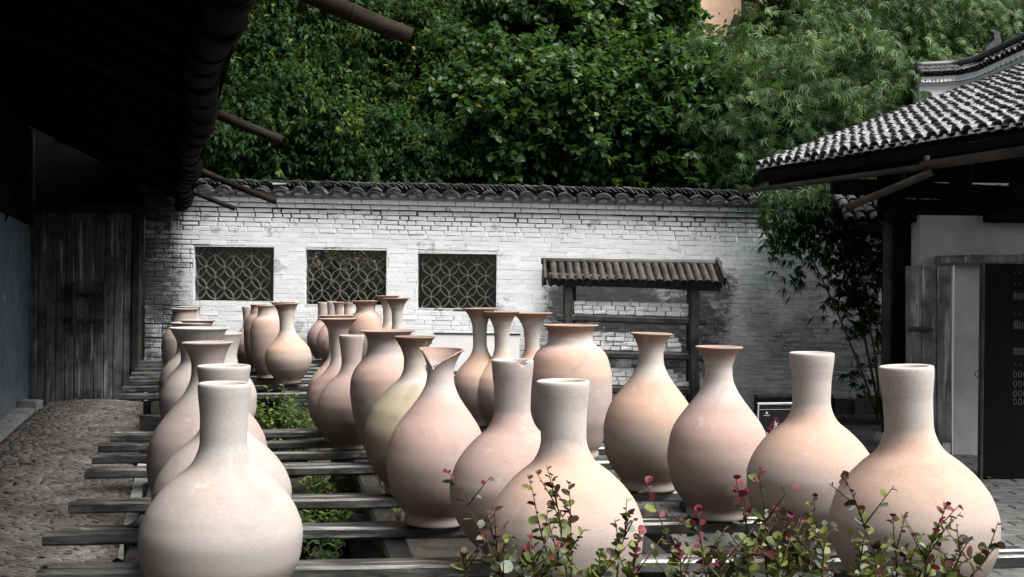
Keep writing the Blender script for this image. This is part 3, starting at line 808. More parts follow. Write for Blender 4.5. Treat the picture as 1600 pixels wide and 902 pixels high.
# ------------------------------------------------------------------ vases
SH = {
 'G': [(0, .328), (.03, .325), (.15, .294), (.25, .29), (.30, .325), (.345, .40), (.396, .585), (.467, .79), (.543, .93), (.63, 1), (.728, .975), (.80, .89), (.88, .73), (.94, .57), (.965, .49), (1, .47)],
 'P': [(0, .47), (.015, .42), (.06, .33), (.13, .265), (.19, .28), (.26, .37), (.31, .48), (.38, .66), (.46, .845), (.54, .95), (.65, 1), (.74, .97), (.825, .885), (.905, .71), (.945, .60), (.953, .585), (.962, .605), (1, .61)],
 'J': [(0, .68), (.015, .62), (.04, .56), (.10, .54), (.14, .565), (.18, .74), (.23, .87), (.31, .955), (.4, 1), (.52, 1), (.69, .965), (.81, .86), (.92, .73), (.945, .675), (.955, .655), (.965, .69), (1, .695)],
 'K': [(0, .75), (.012, .66), (.04, .58), (.10, .53), (.16, .55), (.22, .68), (.29, .87), (.38, .985), (.46, 1), (.62, .94), (.78, .79), (.9, .63), (.97, .53), (1, .53)],
 'T': [(0, .62), (.012, .56), (.04, .45), (.08, .36), (.17, .26), (.30, .25), (.37, .30), (.43, .45), (.5, .72), (.58, .93), (.67, 1), (.78, .93), (.89, .70), (.96, .52), (1, .5)],
 'Q': [(0, .43), (.01, .40), (.04, .34), (.09, .26), (.15, .215), (.2, .22), (.27, .30), (.32, .48), (.39, .69), (.475, .88), (.62, 1), (.76, .95), (.87, .77), (.94, .60), (.955, .56), (.965, .575), (1, .58)],
 'B': [(0, .80), (.012, .76), (.06, .66), (.14, .53), (.20, .47), (.26, .46), (.32, .58), (.38, .76), (.46, .92), (.56, 1), (.66, .98), (.78, .87), (.9, .68), (.97, .56), (1, .55)],
 'M': [(0, .57), (.015, .50), (.05, .44), (.09, .38), (.24, .315), (.33, .33), (.41, .46), (.5, .74), (.58, .93), (.68, 1), (.8, .92), (.9, .70), (.965, .53), (1, .5)],
}
def clay(name, base, neck, blush, bands, foot, rim, H, flared, off):
    m, t, b = newmat(name)
    vec = coords(t, 'Object'); sep = N(t, "ShaderNodeSeparateXYZ"); t.links.new(vec, sep.inputs[0])
    mpo = N(t, "ShaderNodeVectorMath", operation='ADD'); mpo.inputs[1].default_value = (off, off * .7, off * 1.3); t.links.new(vec, mpo.inputs[0]); vo = mpo.outputs[0]
    big = noise_n(t, vo, 3.0, 4, .55)
    zz = math_n(t, 'ADD', sep.outputs[2], math_n(t, 'MULTIPLY', math_n(t, 'SUBTRACT', big, .5), .10))
    c = ramp(t, zz, [(0, [x * .95 for x in base]), (.035 * H, [x * .95 for x in base]), (.075 * H, foot), (.24 * H, [(a_ + b_) / 2 for a_, b_ in zip(foot, base)]), (max(.3 * H, bands[0] - .06), base), (bands[1], blush), (bands[2], blush), (bands[3], neck), (H * .90, neck), (H * (.945 if flared else .985), rim if flared else neck)])  # lower belly darkened and flared rims browned: clay tone plus shade put into colour
    sp_ = noise_n(t, vec, 140, 4, .7); c = mixc(t, mrange(t, sp_, .50, .74, 0, .5), c, [x * .55 for x in base])
    sp2 = noise_n(t, vec, 45, 5, .7); c = mixc(t, mrange(t, sp2, .5, .8, 0, .3), c, [x * .7 for x in base])
    sm = noise_n(t, vo, 4.2, 8, .68, .8)
    c = mixc(t, mrange(t, sm, .50, .72, 0, .50), c, [x * .62 for x in base])
    bw = noise_n(t, coords(t, 'Object', (.35, .35, 7)), 1.6, 5, .6); c = mixc(t, mrange(t, bw, .5, .68, 0, .38), c, [x * .72 for x in base])
    lt = noise_n(t, vo, 9, 6, .7); c = mixc(t, mrange(t, lt, .58, .74, 0, .35), c, (.55, .52, .50))
    sc1 = noise_n(t, coords(t, 'Object', (9, 9, 60)), 3, 3, .5); c = mixc(t, mrange(t, sc1, .70, .73, 0, .5), c, [x * .4 for x in base])
    # thin drips and scuffs
    dr = noise_n(t, coords(t, 'Object', (1, 1, .07)), 26, 4, .6); m2 = noise_n(t, vec, 4, 2, .5)
    c = mixc(t, math_n(t, 'MULTIPLY', mrange(t, dr, .66, .72), mrange(t, m2, .5, .62, 0, .35)), c, [x * .5 for x in base])
    t.links.new(c, b.inputs["Base Color"]); b.inputs["Roughness"].default_value = .95; b.inputs["Specular IOR Level"].default_value = .06
    ring = N(t, "ShaderNodeTexWave", wave_type='BANDS', bands_direction='Z'); ring.inputs["Scale"].default_value = 34; ring.inputs["Distortion"].default_value = 2.0
    ring.inputs["Detail"].default_value = 2; t.links.new(vec, ring.inputs["Vector"])
    hgt = math_n(t, 'ADD', math_n(t, 'MULTIPLY', sp_, .8), math_n(t, 'MULTIPLY', ring.outputs["Fac"], .10))
    bump(t, b, hgt, .16, .0022); return m
PAL = {
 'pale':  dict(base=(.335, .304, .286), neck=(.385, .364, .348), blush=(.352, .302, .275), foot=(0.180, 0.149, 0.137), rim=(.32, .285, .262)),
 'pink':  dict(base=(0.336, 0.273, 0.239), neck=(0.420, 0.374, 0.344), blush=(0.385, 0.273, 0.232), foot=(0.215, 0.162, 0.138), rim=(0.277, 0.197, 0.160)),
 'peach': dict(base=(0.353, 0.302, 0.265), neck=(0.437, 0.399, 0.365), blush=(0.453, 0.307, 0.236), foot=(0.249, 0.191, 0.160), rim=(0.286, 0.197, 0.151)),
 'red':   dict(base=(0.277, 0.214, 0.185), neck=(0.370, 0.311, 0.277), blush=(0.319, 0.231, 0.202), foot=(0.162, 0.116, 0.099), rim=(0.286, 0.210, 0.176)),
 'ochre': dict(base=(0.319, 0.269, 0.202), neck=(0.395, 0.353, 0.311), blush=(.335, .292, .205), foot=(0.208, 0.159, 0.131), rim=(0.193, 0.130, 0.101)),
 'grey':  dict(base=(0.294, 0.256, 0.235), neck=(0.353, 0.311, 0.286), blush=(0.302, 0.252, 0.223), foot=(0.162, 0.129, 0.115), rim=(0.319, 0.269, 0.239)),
}
def pchip(pts):
    xs_ = [p[0] for p in pts]; ys = [p[1] for p in pts]; n = len(xs_)
    h_ = [xs_[i+1] - xs_[i] for i in range(n-1)]; d = [(ys[i+1] - ys[i]) / h_[i] for i in range(n-1)]
    m = [d[0]] + [0] * (n-2) + [d[-1]]
    for i in range(1, n-1):
        m[i] = 0.0 if d[i-1] * d[i] <= 0 else (lambda w1, w2: (w1 + w2) / (w1 / d[i-1] + w2 / d[i]))(2*h_[i] + h_[i-1], h_[i] + 2*h_[i-1])
        if d[i-1] * d[i] > 0 and False: pass
    def f(x):
        for i in range(n-1):
            if x <= xs_[i+1] or i == n-2:
                t_ = (x - xs_[i]) / h_[i]; a, b = ys[i], ys[i+1]
                return (2*t_**3 - 3*t_**2 + 1)*a + (t_**3 - 2*t_**2 + t_)*h_[i]*m[i] + (-2*t_**3 + 3*t_**2)*b + (t_**3 - t_**2)*h_[i]*m[i+1]
    return f
GRP = "unglazed clay vases standing on the slat racks"
def vase(shape, ur, vr, ub, vb, half, rim, pal, label, z=FZ, wob=.007, broken=False, chip=False, zb_=None):
    base = onz(ub, vb, z); base.y += .0
    lines = dict(((r_[1], r_[2]) for r_ in racks))[z]
    # settle the foot on the nearest slat pair
    best = None
    for a, b in lines:
        k = (base.x - a.x) / (b.x - a.x)
        if -.02 <= k <= 1.05:
            yy = a.y + (b.y - a.y) * k
            if best is None or abs(yy - base.y) < abs(best - base.y): best = yy
    if best is None: print("VASE OFF RACK", label, base)
    elif abs(best - base.y) > .12:
        q_ = at(ub, vb, best); base = Vector((q_.x, best, z))
    top = at(ur, vr, base.y); ax = top - base; H = ax.length; ppm = 1600 / base.y; Rm = half / ppm
    prof = [list(p) for p in SH[shape]]
    sc = rim / half / prof[0][1]                    # stretch the mouth to the measured width, fading down the neck
    neck_t = min(prof[:9], key=lambda p: p[1])[0]
    if rim:
        for p in prof:
            if p[0] < neck_t: w_ = 1 - p[0] / neck_t; p[1] *= 1 + (sc - 1) * w_
    f = pchip(prof); n = 56; seg = 72; th = .016
    rings = []
    for i in range(n + 1):
        t_ = 1 - i / n; 
        t_ = t_ if i < n - 6 else t_
        rings.append((f(t_) * Rm, H * (1 - t_)))
    inner = []
    for i in range(n, n // 4, -2):
        r_, zz = rings[i]; inner.append((max(r_ - th, .01), zz))
    r_, zz = rings[-1]
    full = [(rings[0][0] - .012, 0.0)] + [(rings[0][0], .004)] + rings[1:-1] + [(r_ - .001, zz - .006), (r_ - .003, zz - .001), (r_ - .008, zz + .001), (r_ - th + .001, zz - .004)] + inner[1:]
    vs = []; fs = []; m = len(full)
    ph = random.uniform(0, 6)
    for i, (q, zz) in enumerate(full):
        for j in range(seg):
            a = 2 * math.pi * j / seg
            k = 1 + wob * math.sin(2 * a + ph) * (zz / H) + wob * .6 * math.sin(3 * a + ph * 2) + .010 * noise.noise(Vector((zz * 11 + ph, math.cos(a) * .5, math.sin(a) * .5)))
            zd = zz
            if broken and zz > H * .86:      # torn mouth: a deep V notch facing the camera, lips rising either side
                da = (a - R(236) + math.pi) % (2 * math.pi) - math.pi
                da = da / R(112) if da > 0 else -da / R(62)
                cut = H * (.872 + .128 * min(1, da ** .85))
                zd = min(zz, cut) 
            if chip and zz > H * .97:
                da = abs((a - R(300) + math.pi) % (2 * math.pi) - math.pi)
                if da < R(22): zd = min(zz, H * (.975 + .025 * (da / R(22))))
            qq = q if zd == zz else f(1 - zd / H) * Rm - (0 if i <= n + 2 else th)
            vs.append((qq * k * math.cos(a), qq * k * math.sin(a), zd))
    for i in range(m - 1):
        for j in range(seg): fs.append((i*seg+j, i*seg+(j+1) % seg, (i+1)*seg+(j+1) % seg, (i+1)*seg+j))
    fs.append(tuple(range(seg))[::-1]); fs.append(tuple((m-1)*seg + j for j in range(seg)))
    tj_ = (random.uniform(.93, 1.03), random.uniform(.985, 1.0), random.uniform(.985, 1.03))
    p = {k_: tuple(c_ * w_ for c_, w_ in zip(v_, jt)) for k_, v_ in PAL[pal].items() for jt in [(tj_[0], tj_[0] * tj_[1], tj_[0] * tj_[2])]}
    # normalised bands in metres of this vase
    tm = {'G': (.55, .68), 'P': (.50, .70), 'J': (.68, .84), 'K': (.62, .8), 'T': (.45, .62), 'Q': (.5, .68), 'B': (.5, .68), 'M': (.42, .58)}[shape]
    jit = random.uniform(-.03, .03)
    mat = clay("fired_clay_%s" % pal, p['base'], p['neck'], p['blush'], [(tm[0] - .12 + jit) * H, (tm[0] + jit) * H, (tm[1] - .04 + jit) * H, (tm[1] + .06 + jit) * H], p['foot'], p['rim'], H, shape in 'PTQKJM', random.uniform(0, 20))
    mb = MB(); mb.add(vs, fs, smooth=True); me = mb.mesh("vase", mat)
    o = bpy.data.objects.new("clay_vase", me); COL.objects.link(o)
    q = Vector((0, 0, 1)).rotation_difference(ax.normalized())
    o.location = base + Vector((0, 0, .004 + abs(math.sin(q.angle)) * rings[0][0])); o.rotation_euler = q.to_euler()
    tag(o, label, "vase", GRP)
    if broken:   # rubble lodged in the mouth
        rb = MB()
        for i in range(90):
            a = random.uniform(0, 6.28); d = random.uniform(0, .035); s_ = random.uniform(.006, .014)
            rb.box((d * math.cos(a), d * math.sin(a), H * random.uniform(.86, .905)), (s_, s_, s_), Euler((random.random()*3, random.random()*3, 0)).to_matrix())
        d = bpy.data.objects.new("lodged_debris", rb.mesh("lodged_debris", simple("dry_debris", (.16, .13, .11), (.4, .35, .31), 40))); COL.objects.link(d); d.parent = o; d['kind'] = 'stuff'
    return o
# left file, nearest first
vase('G', 351, 601, 343, 972, 124, 41, 'pale', "pale straight-necked globular vase, largest and nearest, at the lower left", z=FZ)
vase('G', 350, 573, 347, 889, 105, 41, 'pale', "straight-necked vase directly behind the nearest left one, its rim showing just above")
vase('P', 324, 537, 327, 826, 92, 40, 'grey', "brownish vase with a dull flaring mouth, third from the front of the left file")
vase('B', 311, 513, 309, 700, 58, 45, 'pale', "vase with the widest white-lipped trumpet mouth in the left file")
vase('B', 345, 522, 346, 704, 54, 33, 'pale', "bright shouldered vase partly hidden right of the trumpet-mouthed one in the left file")
vase('B', 300, 505, 298, 672, 48, 32, 'grey', "left file vase whose thin rim shows just above the trumpet mouth")
vase('T', 309, 501, 309, 672, 44, 28, 'grey', "left file vase with a rim edge peeping right of its neighbour's, in mid file")
vase('K', 288, 483, 287, 614, 34, 22, 'grey', "short wide-collared jar at the back of the left file against the brick wall", z=BZ)
vase('K', 295, 480, 294, 600, 31, 20, 'pale', "last jar of the left file, only its lip showing above the wide-collared one", z=BZ)
# second file on the back rack
vase('M', 447, 476, 452, 601, 36, 20.5, 'peach', "pale round-bodied vase with flared mouth behind the green shrub", z=BZ)
vase('M', 442, 473, 443, 589, 34, 19.5, 'peach', "flared vase almost hidden behind the round-bodied one by the green shrub", z=BZ)
vase('J', 418, 479, 422, 590, 28, 16, 'pink', "pinkish broad-shouldered jar left of the flared vases by the green shrub", z=BZ)
vase('J', 404, 477, 407, 582, 24, 13, 'red', "darker shouldered jar under the corner of the left lattice window", z=BZ)
vase('G', 386, 480, 387, 576, 20, 8, 'red', "slim reddish bottle at the left end of the row under the left lattice window", z=BZ)
vase('G', 397, 481, 397, 570, 19, 8, 'pink', "slim bottle squeezed between the reddish bottle and the darker jar", z=BZ)
# third file
vase('T', 529, 499, 531, 690, 49, 31, 'pink', "tall-necked vase with wide flared lip beside the straight bottle in mid picture")
vase('T', 525, 494, 527, 677, 46, 28, 'pink', "tall-necked flared vase hidden behind its twin, only rim and left side showing")
vase('G', 549.5, 525, 549, 701, 53, 20, 'red', "small straight-necked vase with a red-brown belly in front of the tall flared one")
vase('K', 606, 518, 608, 724, 59, 43.5, 'pink', "broad urn with a wide thin lip between the red-brown bottle and the yellowish vase")
vase('Q', 648, 527, 646, 770, 77, 33, 'ochre', "yellowish pear-shaped vase with a dark flared mouth")
vase('P', 690, 547, 679, 819, 78, 37, 'pink', "pinkish pear vase with a torn broken mouth", broken=True)
vase('G', 801, 564, 799, 874, 97, 33, 'pink', "tall straight-necked vase with a chipped rim, left of the central bottle", chip=True)
vase('G', 879.5, 598, 884, 962, 122, 42, 'peach', "big central straight-necked vase behind the red-tipped twigs")
# far ones on the back rack under the middle window
vase('T', 620, 467, 622, 604, 32, 21.5, 'peach', "bright flared vase neck between the middle and right lattice windows", z=BZ)
vase('T', 606, 463, 607, 592, 30, 19, 'peach', "flared vase just behind and left of the bright one between the windows", z=BZ)
vase('J', 571, 471, 572, 592, 27, 22, 'peach', "wide sunlit jar under the right corner of the middle lattice window", z=BZ)
vase('T', 529, 473, 530, 580, 26, 9.5, 'red', "thin dark-necked vase under the middle lattice window", z=BZ)
vase('G', 504, 473, 502, 565, 23, 8, 'red', "straight white-necked bottle standing apart at the left under the middle window", z=BZ)
vase('G', 519, 472, 517, 567, 23, 8, 'pink', "white-necked bottle beside the dark-necked vase under the middle window", z=BZ)
vase('M', 544, 474, 545, 575, 22, 8, 'pink', "narrow vase neck between the dark-necked vase and the wide jar under the middle window", z=BZ)
# fourth file and right side
vase('T', 749, 483, 752, 662, 43, 27.5, 'peach', "flared tall-necked vase nearest the right lattice window, left of its two fellows")
vase('T', 784, 488, 785, 668, 46, 30, 'peach', "middle one of three tall flared necks right of the right lattice window")
vase('T', 831, 490, 832, 662, 46, 32.5, 'peach', "rightmost of three tall flared necks, just left of the wide-shouldered urn")
vase('J', 891.5, 509, 891, 714, 64, 43.5, 'peach', "wide-shouldered urn with broad rim in front of the brick shelves")
vase('P', 1018, 522, 1013, 764, 72, 33, 'peach', "pear-shaped vase with brown flared mouth in front of the right shelf post")
vase('P', 1123, 543, 1121, 807, 79, 37.5, 'pink', "pear-shaped vase with the darkest flared mouth, left of the warning sign")
vase('G', 1268, 553, 1267, 862, 99, 34.5, 'peach', "straight-necked globular vase just right of the warning sign")
vase('G', 1416, 577, 1432, 957, 125, 41, 'peach', "rightmost and largest straight-necked vase, in front of the grey door leaf")

# ------------------------------------------------------------------ tiled shelf stand with stacked white bricks
SY = 13.25
sx = lambda u, Y=SY: at(u, 455, Y).x
sz = lambda v, u=990, Y=SY: at(u, v, Y).z
stand = empty("tiled_shelf_stand", (sx(990), SY, 0), "dark timber shelf stand under a little roof of half-round tiles", "shelf stand")
for u, Y in ((887, SY - .2), (1087, SY - .2)):
    MB().beam((sx(u, Y), Y, 0), (sx(u, Y) - (.03 if u > 1000 else 0), Y, sz(440)), .125, .12, .02, 10, .006, up=(0, 1, 0), seed=u).build("post", M_rack, stand)
for u, Y in ((893, SY + .32), (1080, SY + .32)):
    MB().beam((sx(u, Y), Y, 0), (sx(u, Y), Y, sz(440)), .11, .10, .02, 10, .006, up=(0, 1, 0), seed=u).build("post", M_rack, stand)
shelfz = []
for v0, v1 in ((489, 497), (545, 551), (599, 604)):
    za = sz(v0, 900); zb2 = sz(v1, 1080); zm = (za + zb2) / 2
    za = zm + .012; zb2 = zm - .012
    shelfz.append(zm)
    MB().beam((sx(870), SY - .2, za - .05), (sx(1098), SY - .2, zb2 - .05), .09, .095, .02, 8, .004, seed=v0).build("front_rail", M_rack, stand)
    MB().beam((sx(878), SY + .32, za - .05), (sx(1095), SY + .32, zb2 - .05), .07, .08, .02, 8, .004, seed=v1).build("back_rail", M_rack, stand)
    for k in range(4):
        MB().beam((sx(893), SY - .11 + k * .12, za - .018), (sx(1082), SY - .11 + k * .12, zb2 - .018), .11, .028, .004, 6, .003, seed=v0 + k).build("shelf_board", M_rack, stand)
# beam + roof
zr = sz(403, 870); 
ze = sz(440, 990)
MB().beam((sx(856), SY - .2, sz(436, 870)), (sx(1120), SY - .2, sz(446, 1100)), .12, .15, .015, 8, seed=3).build("eave_beam", M_rack, stand)
MB().beam((sx(858), SY + .32, sz(436, 870)), (sx(1118), SY + .32, sz(446, 1100)), .1, .12, .015, 8, seed=5).build("rear_beam", M_rack, stand)
for u in (850, 1122):
    X = sx(u); s_ = 1 if u < 900 else -1
    zc_ = sz(408, u)
    for yy in (-.42, .52):
        MB().beam((X, SY + .06, zc_ + .0), (X, SY + yy, zc_ - .27), .035, .11, .006, 3, seed=u + yy).build("bargeboard", M_rack, stand)
rl = MB(); rl.tube([Vector((sx(845), SY + .05, sz(408, 850))).lerp(Vector((sx(1128), SY + .05, sz(412, 1125))), i / 10) for i in range(11)], .045, 10); rl.build("ridge_pole", M_rack, stand)
deck_l, deck_r = Vector((sx(852), SY + .05, sz(414, 850))), Vector((sx(1122), SY + .05, sz(418, 1125)))
nt_ = 22
for k in range(nt_):
    f = (k + .5) / nt_; c = deck_l.lerp(deck_r, f); cx = c.x
    skew = .045
    for sy_, yy in ((-1, -.38), (1, .38)):
        mb = MB(); a = Vector((cx - (skew if sy_ < 0 else 0) * -1.0, SY + .05 + yy * .06, c.z + .01)); b = Vector((cx + .06 * (sy_ < 0), SY + .05 + yy, c.z - .215 + random.uniform(-.008, .008)))
        mb.trough(a, b, .046, .05, .01, 8, 8, 172, segs=3); mb.build("tube_tile", M_tube, stand)
for k in range(nt_ + 1):
    f = k / nt_; c = deck_l.lerp(deck_r, f)
    mb = MB(); a = Vector((c.x + .045, SY + .03, c.z - .03)); b = Vector((c.x + .06, SY + .05 - .36, c.z - .245)); mb.trough(a, b, .04, .04, .008, 6, 195, 345, segs=1); mb.build("pan_tile", M_tube, stand)
# white bricks on the shelves (each its own thing)
bm_ = []
for k in range(5):
    rr = random.Random(k); mb = MB(); vs = []
    for s, z_ in ((.93, -.5), (1, -.38), (1, .38), (.93, .5)):
        for i, (sx_, sy_) in enumerate(((-1, -1), (1, -1), (1, 1), (-1, 1))):
            vs.append((sx_ * .5 * (1 - (1 - s) * .35) + rr.uniform(-.03, .03), sy_ * .5 * s + rr.uniform(-.03, .03), z_ + rr.uniform(-.06, .06)))
    f = [(3, 2, 1, 0), (12, 13, 14, 15)]
    for r_ in (0, 4, 8):
        for i in range(4): f.append((r_+i, r_+(i+1) % 4, r_+4+(i+1) % 4, r_+4+i))
    mb.add(vs, f); bm_.append(mb.mesh("white_brick", M_wbrick))
ORD = ["first", "second", "third", "fourth", "fifth", "sixth", "seventh", "eighth", "ninth", "tenth", "eleventh", "twelfth", "thirteenth", "fourteenth", "fifteenth", "sixteenth"]
RN = {0: "bottom row", 1: "second row up", 2: "third row up", 3: "fourth row up"}
SN = ["top shelf", "middle shelf", "lowest shelf"]
for si, (rows, u0, u1, hb) in enumerate(((3, 894, 1077, .056), (4, 895, 1076, .058), (4, 894, 1078, .055))):
    for r_ in range(rows):
        x = sx(u0) + random.uniform(0, .03); k = 0
        xe = sx(u1) - (0 if si == 0 else (.06 * r_ + random.uniform(0, .05)))
        while x < xe - .07 and k < 16:
            bl = random.choice((.15, .17, .19, .11, .13)) ; bl = min(bl, xe - x)
            if bl < .06: break
            tilt = random.gauss(0, .01 if si == 0 else .035)
            o = bpy.data.objects.new("white_brick", random.choice(bm_)); COL.objects.link(o)
            o.location = (x + bl / 2, SY - .10 + random.uniform(-.01, .015), shelfz[si] + .003 - .012 * ((x - sx(990)) / 1.0) + hb * (r_ + .5) + random.uniform(-.001, .001))
            o.scale = (bl * random.uniform(.90, .96), .12, hb * random.uniform(.84, .94)); o.rotation_euler = (0, tilt, random.gauss(0, .04))
            tag(o, "%s from the left in the %s of white bricks on the %s" % (ORD[k], RN[r_], SN[si]), "brick", "white bricks stacked on the shelf stand")
            x += bl; k += 1

# white board leaning low before the wall
bd = empty("white_board", (at(735, 560, 12.7).x, 12.7, 0), "plain white board standing low behind the tall flared vases", "board")
a = at(679, 522, 12.7); b = at(812, 524, 12.7)
MB().box(((a.x + b.x) / 2, 12.7, (a.z) / 2 + .1), (b.x - a.x, .03, a.z - .2)).build("panel", M_whiteboard, bd)
MB().box(((a.x + b.x) / 2, 12.7, a.z + .008), (b.x - a.x + .02, .045, .016)).build("top_edge", M_iron, bd)
for xx in (a.x + .1, b.x - .1): MB().box((xx, 12.73, .3), (.04, .04, .6)).build("leg", M_iron, bd)

# ------------------------------------------------------------------ slip warning sign
SGY = 8.5
tl = at(1184, 629, SGY); W_ = .40
sign = empty("warning_sign", (tl.x + W_ / 2, SGY, 0), "small black folding sign with a red triangle warning of slipping", "sign")
zt_ = tl.z
tiltM = Matrix.Translation((tl.x + W_ / 2, SGY, zt_)) @ Matrix.Rotation(R(-1.5), 4, 'Y') @ Matrix.Rotation(R(9), 4, 'X')
def sgbox(nm, x, z_, w_, h_, d, m, yo=0):
    mb = MB(); mb.box((x, yo, z_), (w_, d, h_)); mb.v = [tuple(tiltM @ Vector(p)) for p in mb.v]; return mb.build(nm, m, sign)
Hs = zt_ / math.cos(R(9)) - .01
sgbox("panel", 0, -Hs / 2, W_ - .02, Hs - .03, .012, M_signblack)
sgbox("frame_top", 0, -.006, W_, .012, .02, M_signframe); sgbox("frame_left", -W_ / 2 + .005, -Hs / 2 - .006, .01, Hs - .012, .02, M_signframe); sgbox("frame_right", W_ / 2 - .005, -Hs / 2 - .006, .01, Hs - .012, .02, M_signframe)
sgbox("header_line", 0, -.055, W_ - .03, .003, .002, M_signframe, -.0075)
bl_ = MB(); bl_.beam((tl.x + .02, SGY + .02, zt_ - .02), (tl.x + .02, SGY + .34, 0), .02, .02, .003, 2); bl_.beam((tl.x + W_ - .02, SGY + .02, zt_ - .02), (tl.x + W_ - .02, SGY + .34, 0), .02, .02, .003, 2); bl_.build("rear_legs", M_signframe, sign)
def print_poly(nm, polys, m, yo=-.0085):
    mb = MB()
    for poly in polys:
        n = len(poly); vs = [(x, yo, z_) for x, z_ in poly] + [(x, yo + .0015, z_) for x, z_ in poly]
        mb.add(vs, [tuple(range(n)), tuple(range(n, 2*n))[::-1]] + [(i, (i+1) % n, n+(i+1) % n, n+i) for i in range(n)])
    mb.v = [tuple(tiltM @ Vector(p)) for p in mb.v]; return mb.build(nm, m, sign)
def stroke(x0, z0, x1, z1, w_):
    dx, dz = x1 - x0, z1 - z0; L = math.hypot(dx, dz); nx_, nz_ = -dz / L * w_ / 2, dx / L * w_ / 2
    return [(x0 + nx_, z0 + nz_), (x0 - nx_, z0 - nz_), (x1 - nx_, z1 - nz_), (x1 + nx_, z1 + nz_)]
cx_, tz = -.045, -.125; th_, tw = .098, .118       # triangle apex offset
A, B, C = (cx_, tz), (cx_ - tw / 2, tz - th_), (cx_ + tw / 2, tz - th_)
print_poly("triangle", [stroke(*A, *B, .005), stroke(*B, *C, .005), stroke(*C, *A, .005)], M_signred)
circ = lambda x, z_, r_, n=12: [(x + r_ * math.cos(2*math.pi*i/n), z_ + r_ * math.sin(2*math.pi*i/n)) for i in range(n)]
q = (cx_, tz - .062)
print_poly("slipping_figure", [circ(q[0]-.006, q[1]+.024, .0065), stroke(q[0]-.004, q[1]+.015, q[0]+.004, q[1]-.008, .012), stroke(q[0]-.002, q[1]+.011, q[0]-.018, q[1]+.002, .005),
           stroke(q[0]+.0, q[1]+.008, q[0]+.016, q[1]+.014, .005), stroke(q[0]+.003, q[1]-.006, q[0]-.014, q[1]-.014, .007), stroke(q[0]-.014, q[1]-.014, q[0]-.02, q[1]-.028, .006),
           stroke(q[0]+.005, q[1]-.007, q[0]+.018, q[1]-.012, .007), stroke(q[0]+.018, q[1]-.012, q[0]+.022, q[1]-.028, .006)], M_signwhite, -.0095)
print_poly("emblem", [circ(-.125, -.083, .009, 14)], M_signwhite)
print_poly("small_lettering", [stroke(-.15 + i * .0105, -.103, -.15 + i * .0105 + .007, -.103 + (.003 if i % 2 else -.001), .0035) for i in range(5)] + [stroke(-.15 + i * .0105, -.107, -.143 + i * .0105, -.107, .002) for i in range(5)], M_signwhite)
def text_mesh(body, size, mat, M, parent, nm):
    c = bpy.data.curves.new("t", 'FONT'); c.body = body; c.size = size; c.extrude = .0006; c.align_x = 'CENTER'; c.offset = size * .012
    o = bpy.data.objects.new("t", c); COL.objects.link(o)
    dg = bpy.context.evaluated_depsgraph_get(); me = bpy.data.meshes.new_from_object(o.evaluated_get(dg))
    bpy.data.objects.remove(o); me.transform(Matrix.Translation(-rootloc(parent)) @ M); me.materials.clear(); me.materials.append(mat)
    o = bpy.data.objects.new(nm, me); COL.objects.link(o); o.parent = parent; return o
text_mesh("小心地滑", .062, M_signwhite, tiltM @ Matrix.Translation((-.045, -.0088, -.285)) @ Matrix.Rotation(R(90), 4, 'X'), sign, "warning_lettering")

# ------------------------------------------------------------------ right-hand building
house = empty("tiled_house", (4.8, 10.3, 0), "dark timber house on the right with a rippling grey tiled roof", "building")
FY = 10.2
fx = lambda u, Y=FY: at(u, 455, Y).x
fz = lambda v, u=1500, Y=FY: at(u, v, Y).z
# facade plaster: part above the door and the pier left of the opening
mb = MB()
mb.box(((fx(1437) + 7.5) / 2, FY + .12, (fz(413) + fz(337)) / 2), (7.5 - fx(1437), .22, fz(337) - fz(413)))
mb.box(((fx(1437) + fx(1531)) / 2, FY + .122, (fz(716) + fz(413)) / 2), (fx(1531) - fx(1437), .22, fz(413) - fz(716) - .004))
mb.build("plaster_wall", M_plaster, house)
MB().box(((fx(1437) + fx(1531)) / 2, FY + .1, fz(716) / 2 - .0), (fx(1531) - fx(1437) + .04, .34, fz(716)-.004)).build("stone_plinth", M_slab, house)
mb = MB(); mb.box((6.5, FY + 1.6, 1.2), (4.0, .1, 2.4)); mb.box(((fx(1411) + fx(1438)) / 2, FY + .3, 1.2), (fx(1438) - fx(1411), .05, 2.4)); mb.build("interior_shade", M_black, house)  # black sheets standing in for interior shade and the gap by the post
mb = MB(); yy_ = FY + 1.62
for q_ in ([(4.45, 2.92), (9.0, 2.92), (9.0, 4.9), (4.45, 3.42)], [(4.45, 2.38), (9.0, 2.38), (9.0, 2.68), (4.45, 2.68)], [(5.05, 2.68), (5.3, 2.68), (5.3, 2.92), (5.05, 2.92)], [(5.75, 2.68), (9, 2.68), (9, 2.92), (5.75, 2.92)]):
    mb.add([(x_, yy_, z_) for x_, z_ in q_] + [(x_, yy_ + .06, z_) for x_, z_ in q_], [(0, 1, 2, 3), (7, 6, 5, 4), (0, 4, 5, 1), (1, 5, 6, 2), (2, 6, 7, 3), (3, 7, 4, 0)])
mb.build("under_roof_shade", M_roofdark, house)  # dark panels added where there is only shade beneath the roof
MB().beam((fx(1461), FY - .06, fz(408, 1461)), (fx(1640), FY - .06, fz(404, 1640)), .16, .09, .02, 8, .006, seed=8).build("door_lintel", M_doorr, house)
